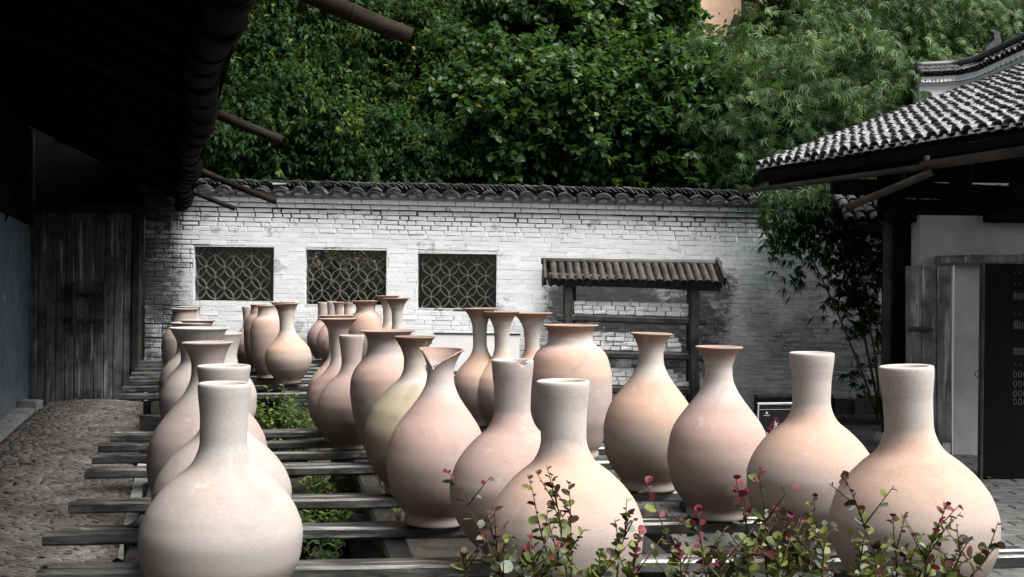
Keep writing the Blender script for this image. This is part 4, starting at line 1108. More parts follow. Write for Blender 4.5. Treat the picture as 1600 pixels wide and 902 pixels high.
# right wooden leaf with three boards
leaf = empty("grey_door_leaf", (fx(1452), FY - .22, 0), "weathered grey wooden door leaf folded back beside the dark post", "door")
bu = [1419, 1443, 1466, 1490]
for i in range(3):
    x0, x1 = at(bu[i], 455, FY - .2).x, at(bu[i+1], 455, FY - .2).x
    MB().beam(((x0+x1)/2 + .0, FY - .2, .03), ((x0+x1)/2 - .03, FY - .2, at(1450, 416, FY - .2).z), x1 - x0 - .006, .04, .004, 12, .003, up=(0, 1, 0), seed=i + 3).build("board", M_doorr, leaf)
a = at(1420, 513, FY - .24); b = at(1457, 515, FY - .24)
MB().beam(a, b, .03, .035, .006, 4).build("batten", M_rack, leaf)
a = at(1478, 700, FY - .24); MB().box((a.x, a.y, a.z), (.075, .03, .09)).build("socket_box", M_plaster, leaf)
MB().box((at(1491.5, 455, FY - .1).x, FY - .06, (fz(716) + fz(413)) / 2), (.022, .03, fz(413) - fz(716) - .02)).build("white_door_stop", M_plasterw, house)
# black board with rows of faded writing
BY = 8.9
x0 = at(1533, 455, BY).x; x1 = at(1640, 455, BY).x; zt2 = at(1560, 412, BY).z
board = empty("black_notice_board", ((x0 + x1) / 2, BY, 0), "tall black board with columns of faded white writing at the right edge", "board")
MB().box(((x0 + x1) / 2, BY, zt2 / 2), (x1 - x0, .045, zt2)).build("board_face", M_black, board)
MB().box((x0 + .008, BY - .004, zt2 / 2), (.022, .055, zt2 - .006)).build("edge_strip", M_post, board)
st = []
def wr(u, v): p = at(u, v, BY - .0235); return (p.x, p.z)
def ws(u0, v0, u1, v1, w_=.005): a, b = wr(u0, v0), wr(u1, v1); st.append(stroke(a[0], a[1], b[0], b[1], w_))
rr = random.Random(5)
for (v, k) in ((462, 'a'), (508, 'a'), (549, 'c'), (568, 'd'), (585, 'o'), (600, 'o'), (615, 'o'), (628, 'o'), (490, 'd'), (425, 'd'), (443, 'd')):
    for u in (1586, 1594, 1602, 1610, 1618):
        if k == 'o':
            n = 8
            for i in range(n):
                ws(u + 2.6*math.cos(i*.785), v + 5*math.sin(i*.785), u + 2.6*math.cos((i+1)*.785), v + 5*math.sin((i+1)*.785), .004)
        elif k == 'a':
            for i in range(3): ws(u + i * 2.4 - 2, v + 6, u + i * 2.4 - 1 , v - 6 + rr.uniform(-2, 3))
        elif k == 'c':
            ws(u - 2, v - 6, u - 2, v + 6); ws(u + 1, v - 6, u + 1, v + 6); ws(u - 3, v - 2, u + 3, v - 2); ws(u + 3, v - 5, u + 3.5, v + 5)
        else:
            ws(u - 1, v, u + 1 + rr.random(), v + 1 + rr.random() * 3)
mb = MB()
for poly in st:
    vs = [(x, BY - .0238, z_) for x, z_ in poly]; mb.add(vs, [(0, 1, 2, 3)])
mb.build("faded_writing", M_chalk, board)
MB().tube([at(1529, 585, BY + .02) + Vector((.03 * math.cos(k), 0, .03 * math.sin(k))) for k in [i * .62 for i in range(10)]], .004, 6).build("ring_pull", M_iron, board)
# posts
for u, Y, w_ in ((1396, 10.9, .24),):
    p = at(u, 600, Y)
    mb = MB(); mb.tube([(p.x, Y, -.02), (p.x, Y, 1.2), (p.x - .01, Y, 3.0)], [w_ / 2, w_ / 2 * .98, w_ / 2 * .95], 18); mb.build("post", M_post, house)
    MB().tube([(p.x, Y, 0), (p.x, Y, .14)], [.2, .17], 16).build("post_base_stone", M_slab, house)
p = at(1900, 600, 7.2); MB().tube([(p.x, 7.2, 0), (p.x, 7.2, 3)], .12, 16).build("post", M_post, house)
# eave line of the right roof
EZ = 3.05
EA = onz(1184, 264, EZ); EB = onz(1600, 196, EZ)
ED = (EB - EA).normalized(); EU = Vector((-ED.y, ED.x, 0)); EU = EU if EU.x > 0 else -EU
print("eave", EA, EB, ED, EU)
RS = .362
def roofp(s, d, dz=0): p = EA + ED * s + EU * d; p.z += RS * d + dz; return p
SL = (EB - EA).length; SEND = SL + 1.6; DEND = 4.9
# roof bed
mb = MB(); vs = [roofp(0, 0, -.03), roofp(SEND, 0, -.03), roofp(SEND, DEND, -.03), roofp(0, DEND, -.03), roofp(0, 0, -.09), roofp(SEND, 0, -.09), roofp(SEND, DEND, -.09), roofp(0, DEND, -.09)]
mb.add(vs, [(0,1,2,3),(7,6,5,4),(0,4,5,1),(1,5,6,2),(2,6,7,3),(3,7,4,0)]); mb.build("roof_boards", M_roofdark, house)
angE = math.atan2(EU.y, EU.x) - math.pi / 2
rot0 = Matrix.Rotation(angE, 4, 'Z') @ Matrix.Rotation(math.atan(RS), 4, 'X')
SPR = .142
cvp = [arc_tile(.062 + .004 * k, .18, .014, 5, 175, 7, .82, "cover_tile", M_tile_pale) for k in range(3)]
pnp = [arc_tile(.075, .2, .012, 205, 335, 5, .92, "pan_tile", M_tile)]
cv = []; pn = []
s = .05; col = 0
while s < SEND:
    d = -.06; rowi = 0
    while d < DEND:
        zs = .012 * noise.noise(Vector((s * 1.3, d * 1.3, 0)))
        if proj(roofp(s, d))[0] < 1660:
            J = Matrix.Rotation(random.gauss(0, .06), 4, 'Z') @ Matrix.Rotation(random.gauss(0, .07), 4, 'Y') @ Matrix.Rotation(random.gauss(-.15, .045), 4, 'X')
            if random.random() < .03: J = Matrix.Rotation(random.gauss(0, .35), 4, 'Z') @ J
            cv.append((random.randrange(3), Matrix.Translation(roofp(s + random.gauss(0, .006), d + random.gauss(0, .009), .04 + zs)) @ rot0 @ J))
            if d < 1.2 or random.random() < 2: pn.append((0, Matrix.Translation(roofp(s + SPR / 2, d + .03, .062 + zs)) @ rot0 @ Matrix.Rotation(-.08, 4, 'X')))
        d += .130; rowi += 1
    s += SPR; col += 1
print("roof tiles", len(cv))
pieces(house, "cover_tile", "cover_tiles_higher_up", cvp, cv, M_tile_pale, 300)
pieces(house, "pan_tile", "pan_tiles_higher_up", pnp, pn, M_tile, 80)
# lime stops in tile mouths (pale discs under each cover at the eave)
mb = MB(); s = .05
while s < SEND:
    c = roofp(s, -.045, .01); n = 8; r_ = .04
    ring = [c + ED * (r_ * .6 * math.cos(R(180 * i / n))) + Vector((0, 0, r_ * math.sin(R(180 * i / n)))) for i in range(n + 1)]
    back_ = [p_ + EU * .05 for p_ in ring]
    mb.add(ring + back_, [tuple(range(n + 1))] + [(i, n+1+i, n+2+i, i+1) for i in range(n)]); s += SPR
mb.build("lime_stops", M_plasterw, house, kind='stuff')
# eave beams, rafters, wall plates
MB().beam(roofp(-.0, -.02, -.11), roofp(SEND, -.02, -.11), .05, .09, .01, 6, seed=22).build("eave_board", M_beam, house)
MB().beam(roofp(-.0, .22, -.2), roofp(SEND, .22, -.2), .12, .14, .02, 6, seed=2).build("eave_purlin", M_beam, house)
MB().beam(roofp(.1, 1.4, -.24), roofp(SEND, 1.4, -.24), .16, .22, .02, 6, seed=3).build("wall_plate", M_beam, house)
s = .1
while s < SEND:
    MB().beam(roofp(s, -.03, -.12), roofp(s, DEND - .1, -.12), .07, .06, .01, 2, seed=s).build("rafter", M_beam, house); s += .33
# horizontal tie beams seen under the roof
for (u0, v0, u1, v1, Y, hh) in ((1300, 291, 1640, 306, 10.6, .16), (1385, 338, 1640, 342, 10.35, .12), (1395, 322, 1640, 326, 10.6, .14), (1540, 340, 1640, 342, 10.1, .1)):
    a = at(u0, v0, Y); b = at(u1, v1, Y); MB().beam(a, b, .12, hh, .015, 6, seed=v0).build("tie_beam", M_beam, house)
MB().tube([at(1508, 300, 10.55), at(1508, 255, 10.55)], .07, 10).build("strut", M_beam, house)
MB().tube([at(1384, 345, 10.8), at(1384, 262, 10.8)], .09, 12).build("strut", M_beam, house)
# split bamboo gutters on the right eave
gr = empty("roof_gutter", tuple(roofp(1, -.12, -.2)), "split bamboo gutter hanging under the right tiled eave with a slanting spout", "gutter")
kS = None
best = min((abs(proj(roofp(s_ / 50, -.1, -.16))[0] - 1452), s_ / 50) for s_ in range(0, 250)); sm_ = best[1]
mb = MB(); mb.trough(roofp(-.12, -.14, -.19), roofp(sm_ + .1, -.12, -.19), .05, .055, .008, 10, 185, 355, segs=10, wob=.001); mb.build("far_length", M_gut2, gr)
mb = MB(); mb.trough(roofp(sm_ - .02, -.12, -.17), roofp(SEND, -.12, -.15), .075, .08, .01, 12, 160, 360, segs=10, wob=.001); mb.build("near_length", M_gut2, gr)
pa = roofp(sm_ + .05, -.12, -.25); pbn = at(1320, 322, pa.y + .35)
mb = MB(); mb.trough(pa, pbn, .055, .06, .008, 10, 175, 365, segs=8); mb.build("spout", M_gut2, gr)
MB().tube([roofp(sm_ - .02, -.1, -.27), roofp(sm_ - .02, -.1, -.12)], .03, 8).build("hanger", M_post, gr)

# ---- white gable wall with sweeping tiled cap behind the roof
gw = empty("swept_gable_wall", (at(1500, 100, 15.4).x, 15.4, 0), "white sweeping gable wall with scalloped cornice rising behind the tiled roof", "gable wall")
GY = 15.4
cap = [(1437, 132, 0), (1465, 131, 0), (1500, 129, 0), (1530, 123, -.25), (1560, 110, -.6), (1600, 92, -1.1), (1640, 74, -1.5), (1700, 50, -2.0)]
pts = [at(u, v, GY + dy) for u, v, dy in cap]
mb = MB(); n = len(pts); vs = []
for p_ in pts: vs += [(p_.x, p_.y, 0), (p_.x, p_.y, p_.z + .06), (p_.x + .05, p_.y + .45, p_.z + .06), (p_.x + .05, p_.y + .45, 0)]
fs = [(0, 1, 2, 3), (4*n-1, 4*n-2, 4*n-3, 4*n-4)]
for i in range(n - 1):
    for k in range(4): fs.append((i*4+k, i*4+(k+1) % 4, (i+1)*4+(k+1) % 4, (i+1)*4+k)[::-1])
mb.add(vs, fs); mb.build("wall_body", M_plasterw, gw)
def along(f):
    f *= (n - 1); i = min(int(f), n - 2); return pts[i].lerp(pts[i+1], f - i), (pts[i+1] - pts[i]).normalized()
# two projecting lime bands and scallops
for off, zz0, zz1 in ((.03, -.02, .05), (.06, .05, .10)):
    mb = MB(); vs = []
    for k in range(41):
        p_, t_ = along(k / 40); nn = Vector((t_.y, -t_.x, 0)).normalized()
        q_ = p_ + nn * off
        vs += [(q_.x, q_.y, q_.z + zz0), (q_.x, q_.y, q_.z + zz1), (p_.x, p_.y + .2, p_.z + zz1), (p_.x, p_.y + .2, p_.z + zz0)]
    fs = [(0, 1, 2, 3), (163, 162, 161, 160)]
    for i in range(40):
        for k in range(4): fs.append((i*4+k, i*4+(k+1) % 4, (i+1)*4+(k+1) % 4, (i+1)*4+k)[::-1])
    mb.add(vs, fs); mb.build("lime_band", M_plasterw, gw)
sc_ = []
for k in range(36):
    f = (k + .5) / 36; p_, t_ = along(f); nn = Vector((t_.y, -t_.x, 0)).normalized()
    mb = MB(); rad = .042; c = p_ + nn * .078 + Vector((0, 0, .05)); m_ = 8
    ring = [c + t_ * (rad * math.cos(R(180 + 180 * i / m_))) + Vector((0, 0, rad * math.sin(R(180 + 180 * i / m_)))) for i in range(m_ + 1)]
    back_ = [q_ - nn * .03 for q_ in ring]
    mb.add(ring + back_, [tuple(range(m_ + 1)), tuple(range(m_ + 1, 2*m_ + 2))[::-1]] + [(i, i+1, m_+2+i, m_+1+i)[::-1] for i in range(m_)]); mb.build("scallop", M_plasterw, gw)
gt = [arc_tile(.055, .22, .013, 5, 175, 7, .9, "cap_tile", M_tile)]; gp_ = [arc_tile(.06, .2, .012, 205, 335, 5, .95, "cap_pan_tile", M_tile)]
ms = []; mp_ = []
for k in range(34):
    p_, t_ = along((k + .5) / 34); nn = Vector((t_.y, -t_.x, 0)).normalized(); ang = math.atan2(-nn.y, -nn.x) - math.pi / 2
    for r_ in range(3):
        ms.append((0, Matrix.Translation(p_ + nn * (.11 - r_ * .12) + Vector((random.gauss(0, .006), 0, .12 + r_ * .07))) @ Matrix.Rotation(ang, 4, 'Z') @ Matrix.Rotation(R(28), 4, 'X')))
        mp_.append((0, Matrix.Translation(p_ + t_ * .07 + nn * (.09 - r_ * .12) + Vector((0, 0, .15 + r_ * .07))) @ Matrix.Rotation(ang, 4, 'Z') @ Matrix.Rotation(R(28), 4, 'X')))
pieces(gw, "cap_tile", "cap_tiles", gt, ms, M_tile, 300); pieces(gw, "cap_pan_tile", "cap_pan_tiles", gp_, mp_, M_tile, 120)
mb = MB(); rp = []
for k in range(21):
    p_, t_ = along(k / 20); rp.append(p_ + Vector((0, .17, .32)))
mb.tube(rp, [.055] * 21, 8); mb.build("ridge_roll", M_tile, gw)
p_ = at(1548, 74, GY); mb = MB()
prof = [(-.12, -.1), (.14, -.1), (.13, .08), (.10, .22), (.02, .26), (-.04, .24), (.02, .2), (.03, .1), (-.08, .0)]
vs = [(p_.x + a_, p_.y - .06, p_.z + b_) for a_, b_ in prof] + [(p_.x + a_, p_.y + .06, p_.z + b_) for a_, b_ in prof]; k = len(prof)
mb.add(vs, [tuple(range(k)), tuple(range(k, 2*k))[::-1]] + [(i, (i+1) % k, k+(i+1) % k, k+i)[::-1] for i in range(k)]); mb.build("upturned_ridge_end", M_tile, gw)

# second lower tiled cap seen under the right roof
lowcap = empty("low_tiled_wall", (at(1450, 330, 12.9).x, 12.9, 0), "low wall with a tiled cap glimpsed under the right roof behind the dark post", "wall")
mb = MB(); a = at(1330, 345, 12.6); b = at(1640, 325, 13.1)
xs0 = at(1402, 345, 12.6).x; mb.box(((xs0 + b.x) / 2, 12.95, a.z / 2 - .05), (b.x - xs0, .3, a.z - .04)); mb.beam((a.x, 12.66, a.z - .07), (b.x, 12.66, a.z - .02), .1, .07); mb.build("wall_body", M_post, lowcap)
ms = []
x = a.x
while x < b.x:
    for r_ in range(5):
        ms.append((random.randrange(3), Matrix.Translation((x + random.gauss(0, .008), 12.6 + r_ * .12, a.z + .0 + r_ * .085 + (x - a.x) * .03)) @ Matrix.Rotation(R(32) + random.gauss(0, .04), 4, 'X') @ Matrix.Rotation(random.gauss(0, .06), 4, 'Z')))
    x += .15
pieces(lowcap, "cap_tile", "cap_tiles", cvp, ms, M_tile_pale, 200)
mb = MB(); mb.add([(a.x, 12.6, a.z - .02), (b.x, 12.6, a.z + .06), (b.x, 13.2, a.z + .44), (a.x, 13.2, a.z + .4)], [(0, 1, 2, 3)]); mb.build("cap_bed", M_roofdark, lowcap)

# ------------------------------------------------------------------ foliage
def rand_rot(dirs, roll):
    """frames whose X axis is dirs; roll about it.  returns (N,3,3) with columns x,y,z"""
    x = dirs / np.linalg.norm(dirs, axis=1, keepdims=True)
    up = np.tile(np.array([0, 0, 1.0]), (len(x), 1)); bad = np.abs(x[:, 2]) > .97; up[bad] = [0, 1, 0]
    y = np.cross(up, x); y /= np.linalg.norm(y, axis=1, keepdims=True); z = np.cross(x, y)
    c, s_ = np.cos(roll)[:, None], np.sin(roll)[:, None]
    y2 = y * c + z * s_; z2 = -y * s_ + z * c
    return np.stack([x, y2, z2], axis=2)
OVAL = (np.array([(0, 0, 0), (.35, -.24, .05), (.35, 0, -.02), (.35, .24, .05), (.75, -.17, .01), (.75, 0, -.06), (.75, .17, .01), (1, 0, -.14)]),
        [(0, 1, 2, 2), (0, 2, 3, 3), (1, 4, 5, 2), (2, 5, 6, 3), (4, 7, 5, 5), (5, 7, 6, 6)])
SIMPLE = (np.array([(0, 0, 0), (.45, -.23, .04), (.45, .23, .04), (1, 0, -.14), (.45, 0, -.03)]), [(0, 1, 4, 4), (0, 4, 2, 2), (1, 3, 4, 4), (4, 3, 2, 2)])
LANCE = (np.array([(0, 0, 0), (.4, -.088, .02), (.4, .088, .02), (1, 0, -.08), (.4, 0, -.012)]), [(0, 1, 4, 4), (0, 4, 2, 2), (1, 3, 4, 4), (4, 3, 2, 2)])
ROUND = (np.array([(0, 0, 0), (.15, -.36, .04), (.15, .36, .04), (.6, -.38, .0), (.6, .38, .0), (1, 0, -.14), (.3, 0, -.03)]), [(0, 1, 6, 6), (0, 6, 2, 2), (1, 3, 6, 6), (2, 6, 4, 4), (3, 5, 6, 6), (4, 6, 5, 5)])
def leaves(name, pos, dirs, roll, size, rnd, shape, mat, parent=None, nrm=None, **kw):
    T, F = shape; Nn = len(pos)
    if nrm is None: Fr = rand_rot(dirs, roll)
    else:
        x = dirs / np.linalg.norm(dirs, axis=1, keepdims=True); z = nrm - x * np.sum(nrm * x, axis=1, keepdims=True); z /= np.linalg.norm(z, axis=1, keepdims=True) + 1e-9
        Fr = np.stack([x, np.cross(z, x), z], axis=2)
    V = np.einsum('nij,kj->nki', Fr, T) * size[:, None, None] + pos[:, None, :]
    tris = np.array([f[:3] if f[2] == f[3] else f[:3] for f in F] + [(f[0], f[2], f[3]) for f in F if f[2] != f[3]])
    I = (np.arange(Nn) * len(T))[:, None, None] + tris[None]
    off = np.array(rootloc(parent)) if parent is not None else np.zeros(3)
    me = np_mesh(name, V.reshape(-1, 3) - off, I.reshape(-1, 3), mat, rnd=np.repeat(rnd, len(tris)), fn=3)
    o = bpy.data.objects.new(name, me); COL.objects.link(o)
    if parent is not None: o.parent = parent
    return tag(o, **kw)
def crown(parent, c, rad, nclump, per, size, kind, mat, bright=0.0, clump_r=.35):
    """leaf clumps through an ellipsoid, mostly near its skin, with gaps"""
    c = np.array(c); P = []; D = []; S = []; Rn = []; NR = []
    for i in range(nclump):
        d = RNG.normal(size=3); d /= np.linalg.norm(d); 
        if d[1] > .35: d[1] *= -1
        k = RNG.uniform(.55, 1.06); lump = 1 + .45 * noise.noise(Vector((d * 3.1 + c * .7).tolist()))
        cc = c + d * np.array(rad) * k * lump
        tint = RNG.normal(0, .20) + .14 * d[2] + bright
        if kind == 'bamboo':
            # fans of lance leaves at twig ends
            nf = max(3, per // 7)
            for _ in range(nf):
                o = cc + RNG.normal(0, clump_r * .6, 3); m = RNG.integers(6, 10)
                nr = np.array([RNG.normal(0, .5) + d[0] * .5, -1.0, RNG.normal(.45, .35)]); nr /= np.linalg.norm(nr)
                th0 = RNG.normal(-math.pi / 2, .75); ax = np.array([math.cos(th0), 0, math.sin(th0)]); ax -= nr * ax.dot(nr); ax /= np.linalg.norm(ax); sd = np.cross(nr, ax)
                sp_ = RNG.uniform(.30, .52)
                for q in range(m):
                    a = (q - (m - 1) / 2) * sp_ + RNG.normal(0, .06)
                    dd = ax * math.cos(a) + sd * math.sin(a) - nr * .1 + np.array([0, 0, -.10])
                    P.append(o + dd * .01); D.append(dd); NR.append(nr + RNG.normal(0, .15, 3)); S.append(size * RNG.uniform(.65, 1.15) * (1 - .25 * abs(a))); Rn.append(.45 + tint + RNG.normal(0, .13))
        else:
            ns = max(2, per // 9)
            for _ in range(ns):
                o = cc + RNG.normal(0, clump_r * .5, 3)
                tw = d + RNG.normal(0, .6, 3) + np.array([0, 0, .1]); tw /= np.linalg.norm(tw)
                for q in range(9):
                    out = RNG.normal(0, 1, 3); out -= tw * out.dot(tw); out /= np.linalg.norm(out)
                    droop = -.75 if kind == 'droop' else -.35
                    dd = tw * .35 + out * .8 + np.array([0, -.15, droop])
                    P.append(o + tw * (q * size * .32)); D.append(dd); S.append(size * RNG.uniform(.65, 1.2)); Rn.append(.42 + tint + RNG.normal(0, .15))
    P = np.array(P); D = np.array(D); S = np.array(S); Rn = np.clip(np.array(Rn), 0, 1.0)
    yl = RNG.random(len(Rn)) < .004; Rn = np.where(yl, 1.0, np.minimum(Rn, .95))
    roll = RNG.normal(0, .5, len(P))
    shp = {'bamboo': LANCE, 'droop': SIMPLE, 'round': ROUND, 'oval': SIMPLE}[kind]
    return leaves("crown", P, D, roll, S, Rn, shp, mat, parent, nrm=np.array(NR) if kind == 'bamboo' else None)
def hillz(x, y): return min(14, 2.4 + (y - 15.6) * .55)
def tree(name, u, v, Y, rad, nclump, per, size, kind, mat, label, group, bright=0.0, cr=.24, cat="tree"):
    c = at(u, v, Y); zb = hillz(c.x, Y); base = Vector((c.x + random.uniform(-.2, .2), Y + .2, min(zb, c.z - rad[2] * .5) - .2))
    r0 = empty(name, base, label, cat, group)
    mb = MB()
    if kind == 'bamboo':
        for k in range(9):
            b0 = base + Vector((random.uniform(-.5, .5), random.uniform(-.2, .4), 0)); t1 = c + Vector((random.uniform(-1, 1) * rad[0] * .8, random.uniform(-.3, .5), rad[2] * random.uniform(.4, 1.0)))
            pts_ = [b0.lerp(t1, i / 8) + Vector((0, 0, .5 * math.sin(i / 8 * math.pi))) for i in range(9)]
            m_ = MB(); m_.tube(pts_, [.022 * (1.1 - i / 9) + .003 for i in range(9)], 6); m_.build("culm", M_bamboo, r0)
    else:
        top = c + Vector((0, 0, rad[2] * .5)); pts_ = [base.lerp(top, i / 6) + Vector((.08 * math.sin(i * 1.7), 0, 0)) for i in range(7)]
        mb.tube(pts_, [.13 * (1 - i / 8) for i in range(7)], 8); 
        for k in range(9):
            s0 = base.lerp(top, random.uniform(.35, .9)); e = c + Vector((random.uniform(-1, 1) * rad[0], random.uniform(-.9, .3) * rad[1], random.uniform(-.6, .9) * rad[2])) * .8 * 1.0 + c * 0
            e = c + (e - c) * .85 if (e - c).length < 9 else c
            mb.tube([s0, s0.lerp(e, .5) + Vector((0, 0, .12)), e], [.045, .028, .01], 6)
        mb.build("trunk", M_trunk, r0)
    crown(r0, c, rad, nclump, per, size, kind, mat, bright, cr); return r0
M_bamboo = simple("bamboo_culm", (.05, .07, .03), (.14, .15, .07), 6, .5, .1)
GA = "evergreen trees with drooping leaves behind the wall"; GB = "round-leaved trees behind the wall"; GC = "bamboo clumps behind the wall"; GD = "far trees on the hillside"
tree("evergreen_tree", 400, 60, 17.2, (1.9, 1.2, 1.5), 340, 72, .125, 'droop', M_leafA, "dark evergreen beside the left eave, reaching the top of the picture", GA, .02)
tree("evergreen_tree", 440, 225, 16.3, (1.6, .9, 1.1), 270, 72, .12, 'droop', M_leafA, "low dark evergreen just above the left end of the wall cap", GA, -.05)
tree("evergreen_tree", 600, 130, 17.6, (2.0, 1.2, 1.9), 430, 72, .125, 'droop', M_leafA, "largest dark evergreen with yellowish sprays above the left and middle windows", GA, .02)
tree("evergreen_tree", 640, 255, 16.2, (1.5, .8, .7), 210, 72, .09, 'droop', M_leafA, "small leaved evergreen mound just above the wall cap over the middle window", GA, -.03)
tree("evergreen_tree", 660, 5, 20.0, (1.9, 1.2, 1.3), 240, 72, .12, 'droop', M_leafA, "light yellow-green tree top behind the largest evergreen", GA, .28)
tree("round_leaved_tree", 790, 60, 18.6, (2.2, 1.3, 1.7), 480, 54, .11, 'round', M_leafB, "round-leaved tree with glinting leaves at the top centre", GB, .0)
tree("round_leaved_tree", 925, 25, 19.0, (1.75, 1.2, 1.3), 340, 54, .13, 'round', M_leafB, "paler round-leaved tree beside the peach building", GB, .14)
tree("round_leaved_tree", 850, 210, 16.4, (1.9, .9, 1.25), 480, 54, .115, 'round', M_leafB, "round-leaved tree directly above the wall cap in the middle", GB, .0)
tree("round_leaved_tree", 1030, 215, 16.6, (1.7, .9, 1.3), 370, 54, .125, 'round', M_leafB, "shaded round-leaved tree at the left edge of the bamboo", GB, -.04)
tree("bamboo_clump", 1265, 172, 16.4, (2.1, 1.1, 1.25), 600, 49, .21, 'bamboo', M_leafC, "broad pale bamboo mass left of the white gable wall", GC, .06, .2, "bamboo")
tree("bamboo_clump", 1200, 235, 15.9, (1.3, .7, .9), 240, 56, .18, 'bamboo', M_leafC, "lower dark bamboo sprays above the far end of the tiled eave", GC, -.2, .2, "bamboo")
tree("bamboo_clump", 1420, 60, 17.6, (2.2, 1.2, 1.2), 420, 56, .2, 'bamboo', M_leafC, "bamboo mass behind the upturned ridge end", GC, .0, .2, "bamboo")
tree("bamboo_clump", 1570, 15, 18.5, (1.8, 1.2, 1.2), 260, 56, .2, 'bamboo', M_leafC, "yellow-green bamboo at the top right corner", GC, .10, .2, "bamboo")
tree("far_tree", 1390, -10, 25, (3.2, 1.6, 1.9), 300, 63, .16, 'oval', M_leafD, "olive tree on the hill behind the bamboo", GD, .1)
tree("far_tree", 1245, 0, 27, (1.3, 1.4, 2.0), 200, 63, .16, 'oval', M_leafD, "bluish dark tree right of the peach building", GD, -.1)
tree("far_tree", 830, -60, 25, (3.4, 2, 3.2), 420, 63, .18, 'oval', M_leafD, "dark tree far behind the round-leaved trees", GD, .0)
tree("far_tree", 480, -60, 24, (5, 2, 3.6), 420, 63, .18, 'oval', M_leafD, "dark tree far behind the evergreens", GD, -.1)
tree("far_tree", 1620, -60, 26, (4, 2, 3.0), 260, 63, .18, 'oval', M_leafD, "olive tree far behind the corner bamboo", GD, -.0)
Pn = 900
px = RNG.uniform(WX(470), WX(610), Pn); pz = RNG.uniform(1.0, 2.2, Pn)
leaves("dry_leaves", np.stack([px, RNG.uniform(14.75, 15.2, Pn), pz], 1), RNG.normal(0, 1, (Pn, 3)), RNG.uniform(-2, 2, Pn), RNG.uniform(.06, .16, Pn), RNG.uniform(0, 1, Pn), SIMPLE, leafmat("dry_brown_leaf", [(0, (.02, .015, .008)), (.7, (.09, .07, .04)), (1, (.3, .26, .18))], .5), kind='stuff')
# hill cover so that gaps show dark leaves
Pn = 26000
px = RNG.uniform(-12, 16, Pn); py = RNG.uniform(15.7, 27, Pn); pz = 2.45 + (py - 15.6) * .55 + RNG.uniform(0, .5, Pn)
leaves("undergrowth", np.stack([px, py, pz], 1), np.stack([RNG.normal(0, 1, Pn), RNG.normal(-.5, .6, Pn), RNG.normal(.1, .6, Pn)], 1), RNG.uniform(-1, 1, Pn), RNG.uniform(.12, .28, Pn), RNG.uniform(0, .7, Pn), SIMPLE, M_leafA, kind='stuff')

# peach building on the hill
pc = at(1112, 20, 25.5); pbl = empty("peach_building", (pc.x, 25.5, hillz(0, 25.5)), "narrow peach-coloured building showing between trees at the top", "building")
x0, x1 = at(1058, 20, 25.5).x, at(1158, 20, 25.5).x
MB().box(((x0 + x1) / 2, 26.5, pc.z - 1.0), (x1 - x0, 2, 9)).build("wall", M_peach, pbl)
wx = at(1078, 10, 25.5).x; MB().box((wx, 25.48, at(1078, 5, 25.5).z), (.5, .06, 1.1)).build("window", M_black, pbl)
lp = at(1149, 36, 25.4); MB().beam((lp.x - .04, 25.38, lp.z - .16), (lp.x + .06, 25.38, lp.z + .18), .08, .2, .02, 2).build("wall_lamp", M_iron, pbl)

# hanging bamboo before the right end of the wall
hb = empty("leaning_bamboo", tuple(onz(1370, 655, 0)), "dark bamboo leaning over the right end of the wall beside the house post", "bamboo")
for (pp) in ([(1372, 655, 13.3), (1350, 590, 13.3), (1305, 480, 13.3), (1262, 390, 13.4), (1230, 330, 13.4), (1215, 300, 13.5)], [(1376, 650, 13.1), (1368, 560, 13.1), (1350, 460, 13.1), (1325, 370, 13.1), (1300, 300, 13.2)], [(1374, 640, 13.4), (1345, 500, 13.5), (1330, 400, 13.5), (1290, 310, 13.5), (1240, 290, 13.6)]):
    MB().tube([at(*q) for q in pp], [.017, .015, .013, .010, .007, .005][:len(pp)], 8).build("culm", M_bamboo, hb)
P = []; D = []; S = []; Rn = []
def fan(o, size, tint, m=None):
    m = m or RNG.integers(5, 9); ax = np.array([RNG.normal(-.1, .5), RNG.normal(-.3, .3), -.75 + RNG.normal(0, .25)]); ax /= np.linalg.norm(ax)
    fr = rand_rot(ax[None], np.array([RNG.uniform(-.6, .6)]))[0]
    for q in range(m):
        a = (q - (m - 1) / 2) * RNG.uniform(.25, .4); dd = fr[:, 0] * math.cos(a) + fr[:, 1] * math.sin(a)
        P.append(np.array(o)); D.append(dd); S.append(size * RNG.uniform(.6, 1.2)); Rn.append(tint + RNG.normal(0, .12))
for (u, v, su, sv, nfan, tint) in ((1250, 320, 45, 18, 150, .75), (1320, 350, 38, 32, 240, .35), (1290, 320, 50, 20, 320, .6), (1235, 345, 24, 26, 110, .55), (1350, 400, 22, 50, 160, .4), (1345, 420, 26, 45, 170, .3), (1275, 380, 20, 22, 60, .35), (1246, 430, 10, 16, 22, .25), (1230, 350, 18, 25, 50, .35), (1352, 500, 18, 30, 50, .3), (1340, 590, 14, 20, 16, .3), (1330, 470, 25, 18, 40, .3), (1315, 400, 18, 24, 60, .6), (1208, 375, 8, 18, 14, .3), (1370, 360, 15, 60, 120, .15)):
    for _ in range(nfan):
        uu = np.clip(RNG.normal(u, su), 1195, 1395); vv = RNG.normal(v, sv); fan(at(float(uu), float(vv), float(RNG.uniform(13.0, 13.75))), .15, tint)
leaves("foliage", np.array(P), np.array(D), RNG.normal(0, .5, len(P)), np.array(S), np.clip(np.array(Rn), 0, 1), LANCE, M_leafV, hb)

